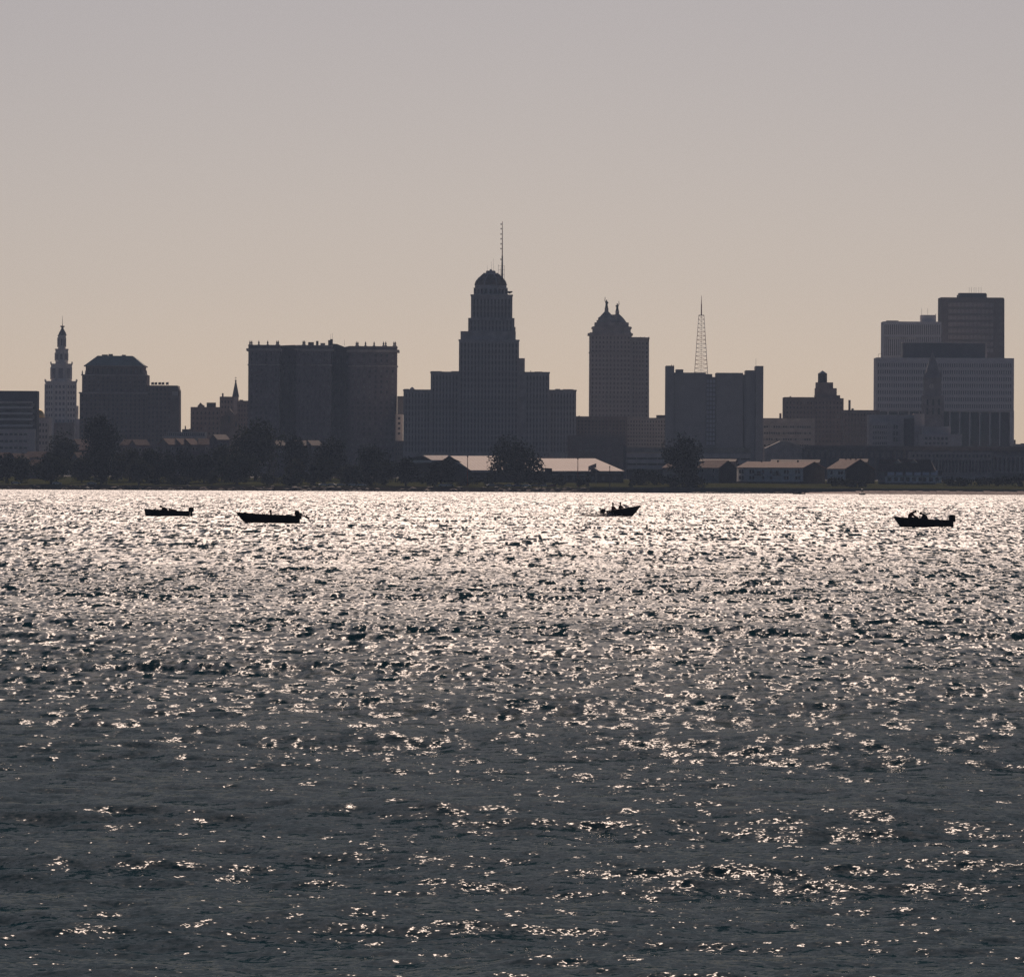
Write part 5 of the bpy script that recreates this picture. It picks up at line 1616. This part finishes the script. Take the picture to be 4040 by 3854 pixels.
def person(label, loc, rz, joints, top, cat='person', group=None):
    """joints: name -> (x, y, z, radius); one continuous skinned body, clothed by face height"""
    bones = [('pelvis', 'waist'), ('waist', 'chest'), ('chest', 'neck'), ('neck', 'chin'), ('chin', 'head'), ('chest', 'ls'), ('ls', 'le'), ('le', 'lw'), ('lw', 'lh'),
             ('chest', 'rs'), ('rs', 're'), ('re', 'rw'), ('rw', 'rh'), ('pelvis', 'lhip'), ('lhip', 'lk'), ('lk', 'la'), ('la', 'lf'), ('pelvis', 'rhip'), ('rhip', 'rk'), ('rk', 'ra'), ('ra', 'rf')]
    names = list(joints)
    me = bpy.data.meshes.new('person_frame')
    me.from_pydata([joints[k][:3] for k in names], [(names.index(a), names.index(b)) for a, b in bones], [])
    tmp = bpy.data.objects.new('person_frame', me)
    COL.objects.link(tmp)
    tmp.modifiers.new('skin', 'SKIN')
    for i, k in enumerate(names):
        r = joints[k][3] * (1.3 if k not in ('neck', 'chin', 'head', 'lh', 'rh', 'lw', 'rw') else 1.1)
        me.skin_vertices[0].data[i].radius = (r, r)
        me.skin_vertices[0].data[i].use_root = (k == 'pelvis')
    sub = tmp.modifiers.new('sub', 'SUBSURF'); sub.levels = 2; sub.render_levels = 2
    dg = bpy.context.evaluated_depsgraph_get()
    body = bpy.data.meshes.new_from_object(tmp.evaluated_get(dg))
    bpy.data.objects.remove(tmp)
    body.name = 'person'
    for m_ in (SKIN, top, CLOTH['blue']):
        body.materials.append(m_)
    J = {k: Vector(v[:3]) for k, v in joints.items()}
    sets = {0: ('chin', 'head', 'lh', 'rh', 'lw', 'rw'), 1: ('waist', 'chest', 'neck', 'ls', 'rs', 'le', 're'), 2: ('pelvis', 'lhip', 'rhip', 'lk', 'rk', 'la', 'ra', 'lf', 'rf')}
    for p in body.polygons:
        c = p.center
        best = min(((c - J[k]).length, s) for s, ks in sets.items() for k in ks)
        p.material_index = best[1]
        p.use_smooth = True
    o = link('person', body, None, None, loc, rz)
    tag(o, label, cat, group)
    # hair as a child cap, nose and fingers as small forms of their own
    h = J['head']; ch = J['chin']
    up = (h - ch).normalized()
    hm = MB()
    bm = bmesh.new(); bmesh.ops.create_uvsphere(bm, u_segments=12, v_segments=8, radius=joints['head'][3] * 1.12)
    for v in bm.verts:
        if v.co.dot(up) < -.02:
            v.co *= .78
    me2 = bpy.data.meshes.new('hair'); bm.to_mesh(me2); bm.free()
    link('hair', me2, HAIR, o, tuple(h + up * .02))
    return o

def seated(lean=0.25, reach=0.35, twist=0.0, head=0.15, hunch=0.0):
    """facing -x, seat at z = 0; lean forward in radians"""
    s, c = math.sin(lean), math.cos(lean)
    ch = (-.50 * s, 0, .50 * c)
    nk = (ch[0] - .12 * math.sin(lean + hunch), 0, ch[2] + .12 * math.cos(lean + hunch))
    cn = (nk[0] - .10 * math.sin(lean + hunch + head), 0, nk[2] + .10 * math.cos(lean + hunch + head))
    hd = (cn[0] - .13 * math.sin(lean + hunch + head), 0, cn[2] + .13 * math.cos(lean + hunch + head))
    j = {'pelvis': (0, 0, .08, .17), 'waist': (-.24 * s, 0, .08 + .2 * c, .16), 'chest': (*ch, .17), 'neck': (*nk, .065), 'chin': (*cn, .085), 'head': (*hd, .105)}
    for k, sy in (('l', -1), ('r', 1)):
        sh = (ch[0] - .02, sy * .20, ch[2] + .03)
        el = (sh[0] - .16 - reach * .3, sy * .27, sh[2] - .24 + reach * .12)
        wr = (el[0] - .20 - reach * .15, sy * .20, el[2] - .06 + reach * .10 * sy)
        hn = (wr[0] - .09, sy * .18, wr[2] - .02)
        j[k + 's'] = (*sh, .085); j[k + 'e'] = (*el, .060); j[k + 'w'] = (*wr, .042); j[k + 'h'] = (*hn, .045)
        j[k + 'hip'] = (-.05, sy * .11, .06, .115); j[k + 'k'] = (-.46, sy * .15, .10, .08); j[k + 'a'] = (-.48, sy * .15, -.30, .052); j[k + 'f'] = (-.66, sy * .16, -.35, .045)
    return j

def standing():
    j = {'pelvis': (0, 0, .95, .16), 'waist': (0, 0, 1.12, .15), 'chest': (0, 0, 1.36, .17), 'neck': (0, 0, 1.50, .065), 'chin': (0, 0, 1.58, .085), 'head': (0, 0, 1.70, .105)}
    for k, sy in (('l', -1), ('r', 1)):
        j[k + 's'] = (0, sy * .2, 1.41, .08); j[k + 'e'] = (.03, sy * .27, 1.13, .055); j[k + 'w'] = (-.04, sy * .28, .90, .04); j[k + 'h'] = (-.06, sy * .28, .80, .042)
        j[k + 'hip'] = (0, sy * .10, .88, .11); j[k + 'k'] = (-.03, sy * .12, .48, .07); j[k + 'a'] = (0, sy * .13, .08, .05); j[k + 'f'] = (-.17, sy * .14, .03, .045)
    return j

# ------------------------------------------------------------------ boats
def hull_mesh(L, beam, bow, stern, draft=.22, rake=.55, flare=.75, n=15):
    """bow towards -x, stern transom at +x; sheer rises from stern to bow; open shell"""
    st, inner = [], []
    for i in range(n):
        t = i / (n - 1)                      # 0 bow .. 1 stern
        x = -L / 2 + L * t
        b = beam / 2 * (1 - (1 - min(1, t / .62)) ** 2.1) * (1 - .10 * max(0, t - .7) / .3)
        sh = stern + (bow - stern) * (1 - t) ** 1.6
        kx = x + rake * (1 - t) ** 2.5
        keel = -draft * min(1, t * 4.5 + .12) if t > 0 else sh * .35
        if t == 0:
            keel = -draft * .1
        bb = b * flare
        st.append([(x, -b, sh), (x * .35 + kx * .65, -bb * .96, sh * .30 + keel * .3), (kx, 0, keel), (x * .35 + kx * .65, bb * .96, sh * .30 + keel * .3), (x, b, sh)])
    mb = MB()
    vs = [p for s in st for p in s]
    fs = []
    for i in range(n - 1):
        for k in range(4):
            a = i * 5 + k
            fs.append((a, a + 1, a + 6, a + 5))
    e = (n - 1) * 5
    fs.append((e, e + 1, e + 2, e + 3, e + 4))
    mb.add(vs, fs)
    # inside skin
    vi = [(x + (.06 if i == 0 else 0) * 1.0, y * .93, z + (0.0 if k in (0, 4) else .07)) for i, s in enumerate(st) for k, (x, y, z) in enumerate(s)]
    mb.add(vi, [tuple(reversed(f)) for f in fs])
    o = len(vs)
    for i in range(n - 1):
        mb.add([vs[i * 5], vs[i * 5 + 5], vi[i * 5 + 5], vi[i * 5]], [(0, 1, 2, 3)])
        mb.add([vs[i * 5 + 4], vs[i * 5 + 9], vi[i * 5 + 9], vi[i * 5 + 4]], [(0, 3, 2, 1)])
    return mb, st

BOAT = {'black': surf('black_hull', (.055, .056, .060), .5, .15, 1.0), 'grey': surf('charcoal_hull', (.10, .095, .095), .55, .15, 1.0), 'navy': surf('navy_hull', (.055, .060, .072), .4, .1, 1.0)}
ALU = surf('dull_aluminium', (.22, .21, .20), .5, .1, 1.0)
MOTOR = surf('black_cowling', (.035, .035, .038), .35, .05, 1.0)

def outboard(parent, x, z, h=.66, w=.36, tilt=0.0, tiller=False):
    o = empty('outboard_motor', (x, 0, z)); o.parent = parent
    o.rotation_euler = (0, tilt, 0)
    prof = [(-.20, 0), (.20, 0), (.27, .12), (.24, h * .62), (.18, h * .70), (-.16, h * .70), (-.25, h * .58), (-.25, .12)]
    MB().extrude(prof, -w / 2, w / 2).build('cowling', MOTOR, o)
    MB().box(-.10, .12, -.09, .09, -.62, .0).build('shaft', MOTOR, o)
    MB().extrude([(-.14, -.95), (.10, -.95), (.14, -.62), (-.10, -.62)], -.05, .05).build('skeg', MOTOR, o)
    if tiller:
        MB().tube((-.25, 0, .25), (-.6, .02, .22), .035, .03, 6).build('tiller', MOTOR, o)
    pr = MB()
    for k in range(3):
        a = 2 * math.pi * k / 3
        pr.tube((.17, 0, -.8), (.19, .16 * math.cos(a), -.8 + .16 * math.sin(a)), .05, .02, 5)
    pr.build('propeller', ALU, o)
    return o

def boat(name, label, px, py, Y, L, beam, bow, stern, mat, rz=0.0, rake=.55, motor='upright', pitch=0.0, z=0.0):
    c = at(px, py, Y)
    o = empty(name, (c.x, Y, z), rz, label, 'boat', 'boats on the lake')
    o.rotation_euler = (0, pitch, rz)
    mb, st = hull_mesh(L, beam, bow, stern, rake=rake)
    mb.build('hull', mat, o)
    rub = MB()
    for s in (0, 4):
        for a, b in zip(st, st[1:]):
            rub.tube(a[s], b[s], .045, .045, 5)
    rub.build('gunwale', mat, o)
    for t in (.42, .68, .88):
        x = -L / 2 + L * t
        MB().box(x - .14, x + .14, -beam * .33, beam * .33, stern * .62, stern * .72).build('thwart', ALU, o)
    MB().add([(-L / 2 + .1, 0, bow - .02), (-L / 2 + L * .22, -beam * .33, stern + (bow - stern) * .64), (-L / 2 + L * .22, beam * .33, stern + (bow - stern) * .64)], [(0, 1, 2)]).build('foredeck', mat, o)
    if motor == 'upright':
        outboard(o, L / 2 + .12, stern - .05)
    return o

def on_boat(o, lx, ly, lz):
    return o.matrix_basis @ Vector((lx, ly, lz))

def boats():
    # far left boat: two hunched people
    b1 = boat('fishing_boat', 'leftmost dark fishing boat with two hunched people', 659, 2040, 668, 4.35, 1.5, .70, .50, BOAT['grey'], .05, .12, z=.06)
    person('hunched person in dark clothes amidships in the leftmost boat', on_boat(b1, .05, .1, .42), .1, seated(.75, .2, 0, .25, .2), CLOTH['dark'], group='people in the boats')
    person('person bent low near the stern of the leftmost boat', on_boat(b1, 1.0, -.05, .30), .1, seated(.95, .1, 0, .2, .2), CLOTH['brown'], group='people in the boats')
    # long boat
    b2 = boat('fishing_boat', 'long black fishing boat with a tilted-up motor, second from the left', 1052, 2066, 567, 5.0, 1.65, .84, .58, BOAT['black'], -.04, .75, motor=None, z=.06)
    outboard(b2, 2.58, .36, .46, .30, 0.0)
    bow = empty('trolling_motor', (2.46, .1, .60)); bow.parent = b2
    MB().lathe([(.05, -.05), (.16, .05), (.22, .2), (.17, .38), (.05, .44)], 12).build('motor_head', MOTOR, bow)
    MB().box(-.10, .12, -.08, .08, -.30, .04).build('bracket', MOTOR, bow)
    MB().tube((.05, 0, .22), (.80, .1, -.10), .06, .05, 6).tube((.68, .08, -.04), (.98, .12, -.24), .12, .08, 6).build('shaft', MOTOR, bow)
    MB().add([(-.45, -.5, .62), (-.45, .5, .62), (-.2, .45, .95), (-.2, -.45, .95)], [(0, 1, 2, 3)]).build('windshield', SOFTGLASS, b2)
    person('person sitting low behind the windshield of the long black boat', on_boat(b2, .42, .1, .12), 0, seated(.12, .3, 0, .05), CLOTH['dark'], group='people in the boats')
    # speedboat running right
    b3 = boat('speedboat', 'dark speedboat racing to the right with its bow up', 2467, 2030, 730, 3.7, 1.5, .95, .62, BOAT['navy'], math.pi - .38, .95, motor=None, pitch=math.radians(4.0), z=.12)
    MB().add([(-.35, -.7, .80), (-.35, .7, .80), (0, .62, 1.12), (0, -.62, 1.12)], [(0, 1, 2, 3)]).build('windshield', SOFTGLASS, b3)
    outboard(b3, 2.42, .45, .55, .36, .25)
    person('person in a brown shirt steering the speedboat', on_boat(b3, .62, -.25, .50), math.pi * 0 + math.pi - .38, seated(-.02, .25, 0, .1), CLOTH['brown'], group='people in the boats')
    person('passenger sitting behind the driver in the speedboat', on_boat(b3, 1.15, .25, .46), math.pi - .38, seated(-.2, .15, 0, .25), CLOTH['red'], group='people in the boats')
    # right boat: two people leaning together
    b4 = boat('fishing_boat', 'charcoal fishing boat at the far right carrying two people', 3640, 2082, 561, 4.75, 1.6, .80, .54, BOAT['grey'], .03, .62, motor=None, z=.06)
    outboard(b4, 2.36, .42, .82, .40)
    person('person in a red jacket bending over in the bow of the right boat', on_boat(b4, -1.15, 0, .62), math.pi - .1, seated(.50, .15, 0, .5, .2), CLOTH['red'], group='people in the boats')
    person('person in dark clothes leaning forward amidships in the right boat', on_boat(b4, .35, 0, .46), .15, seated(.42, .05, 0, .55, .25), CLOTH['dark'], group='people in the boats')
    MB().box(-.75, -.35, -.25, .25, .5, .78).build('tackle_box', MOTOR, b4)
    # distant launch by the breakwater
    b5 = boat('distant_launch', 'tiny low launch near the breakwater on the right', 3150, 1951, 2900, 5.2, 1.9, .7, .5, BOAT['black'], .05, .5)
    MB().box(-.3, 1.0, -.5, .5, .45, 1.15).build('engine_cover', MOTOR, b5)
    # navigation buoy
    c = at(3402, 1951, 2860)
    bu = empty('channel_buoy', (c.x, 2860, 0), 0, 'dark can buoy with a cage top before the breakwater', 'buoy')
    bm_ = surf('buoy_green', (.03, .06, .045), .6)
    MB().lathe([(.9, -.4), (1.35, -.1), (1.35, .5), (1.1, .62), (.5, .75)], 14).build('float', bm_, bu)
    cg = MB()
    for k in range(4):
        a = math.pi / 4 + k * math.pi / 2
        cg.tube((.45 * math.cos(a), .45 * math.sin(a), .7), (.28 * math.cos(a), .28 * math.sin(a), 1.6), .09, .07, 5)
    cg.build('cage', bm_, bu)
    MB().lathe([(.55, 1.55), (.62, 1.6), (.62, 2.3), (.2, 2.4)], 12).build('top_mark', bm_, bu)
    # wake and spray of the speedboat
    foam, n_, l_, p_ = new_mat('foam')
    n_.remove(p_)
    a1, a2, a3 = n_.new('ShaderNodeBsdfDiffuse'), n_.new('ShaderNodeBsdfTranslucent'), n_.new('ShaderNodeMixShader')
    a1.inputs['Color'].default_value = (.8, .8, .8, 1); a2.inputs['Color'].default_value = (.9, .88, .86, 1); a3.inputs[0].default_value = .6
    l_.new(a1.outputs[0], a3.inputs[1]); l_.new(a2.outputs[0], a3.inputs[2]); l_.new(a3.outputs[0], n_['Material Output'].inputs['Surface'])
    rng = random.Random(5)
    vs, fs = [], []
    n = 240
    for i in range(n + 1):
        t = i / n
        p = at(2395 - 1090 * t, 2034, 735)
        y = 735 + 3.0 * math.sin(t * 5) * t - .8
        hgt = .13 * (1 - .6 * t) + .03 * math.sin(i * .13) + .015 * math.sin(i * .5)
        wd = .5 + 1.3 * t
        for q, zz in ((-1, -.25), (-.35, .55 * hgt), (0, hgt), (.4, .5 * hgt), (1, -.25)):
            vs.append((p.x, y + q * wd, zz))
    for i in range(n):
        for k in range(4):
            a = i * 5 + k
            fs.append((a, a + 1, a + 6, a + 5))
    wk = MB().add(vs, fs).mesh('boat_wake', True)
    for nm, v in (('chop_b', 1.6), ('blur', .3), ('gloss', .3)):
        a = wk.attributes.new(nm, 'FLOAT', 'POINT'); a.data.foreach_set('value', [v] * len(wk.vertices))
    tag(link('boat_wake', wk, WATER), 'long smooth wake wave trailing left behind the speedboat', 'wake', kind='stuff')
    sp = MB()
    p = at(2400, 2030, 731)
    for i in range(420):
        t = rng.random()
        x = p.x - 3.4 * t + rng.uniform(0, 1.6)
        y = 731 + rng.uniform(-1.2, 1.0) - .6
        z = abs(rng.gauss(0, .22)) * (1 - .6 * t) + .02
        s = rng.uniform(.03, .09)
        sp.add([(x - s, y, z - s), (x + s, y, z - s * .6), (x + s * .3, y - s, z + s), (x, y + s, z)], [(0, 1, 2), (0, 2, 3), (1, 3, 2), (0, 3, 1)])
    tag(sp.build('boat_spray', foam), 'white spray thrown up at the stern of the speedboat', 'spray', kind='stuff')
    # people on the shore
    for k, (px, lab) in enumerate(((283, 'person standing alone at the water below the left trees'), (34, 'left one of two people standing beside the white car at the left edge'), (46, 'right one of two people standing beside the white car at the left edge'))):
        Y = 3176
        person(lab, (at(px, 1910, Y).x, Y, ground_z(Y)), .6 * k, standing(), CLOTH['dark'], group='people on the shore')
boats()
# ------------------------------------------------------------------ the summer haze over lake and city
def build_haze():
    m = bpy.data.materials.new('haze_air')
    m.use_nodes = True
    n, l = m.node_tree.nodes, m.node_tree.links
    for x in list(n):
        n.remove(x)
    out = n.new('ShaderNodeOutputMaterial')
    pv = n.new('ShaderNodeVolumePrincipled')
    pv.inputs['Color'].default_value = HAZE_COL
    pv.inputs['Density'].default_value = HAZE_DENS
    pv.inputs['Anisotropy'].default_value = 0.25
    l.new(pv.outputs[0], out.inputs['Volume'])
    b = MB()
    b.box(-900, 900, -200, 5900, -3.0, 175.0)
    o = b.build('haze', m)
    o.display_type = 'WIRE'
    tag(o, 'thin summer haze hanging over the lake and city', 'haze', kind='stuff')
HAZE_COL = (0.50, 0.68, 1.0, 1)
HAZE_DENS = 2.85e-5
build_haze()
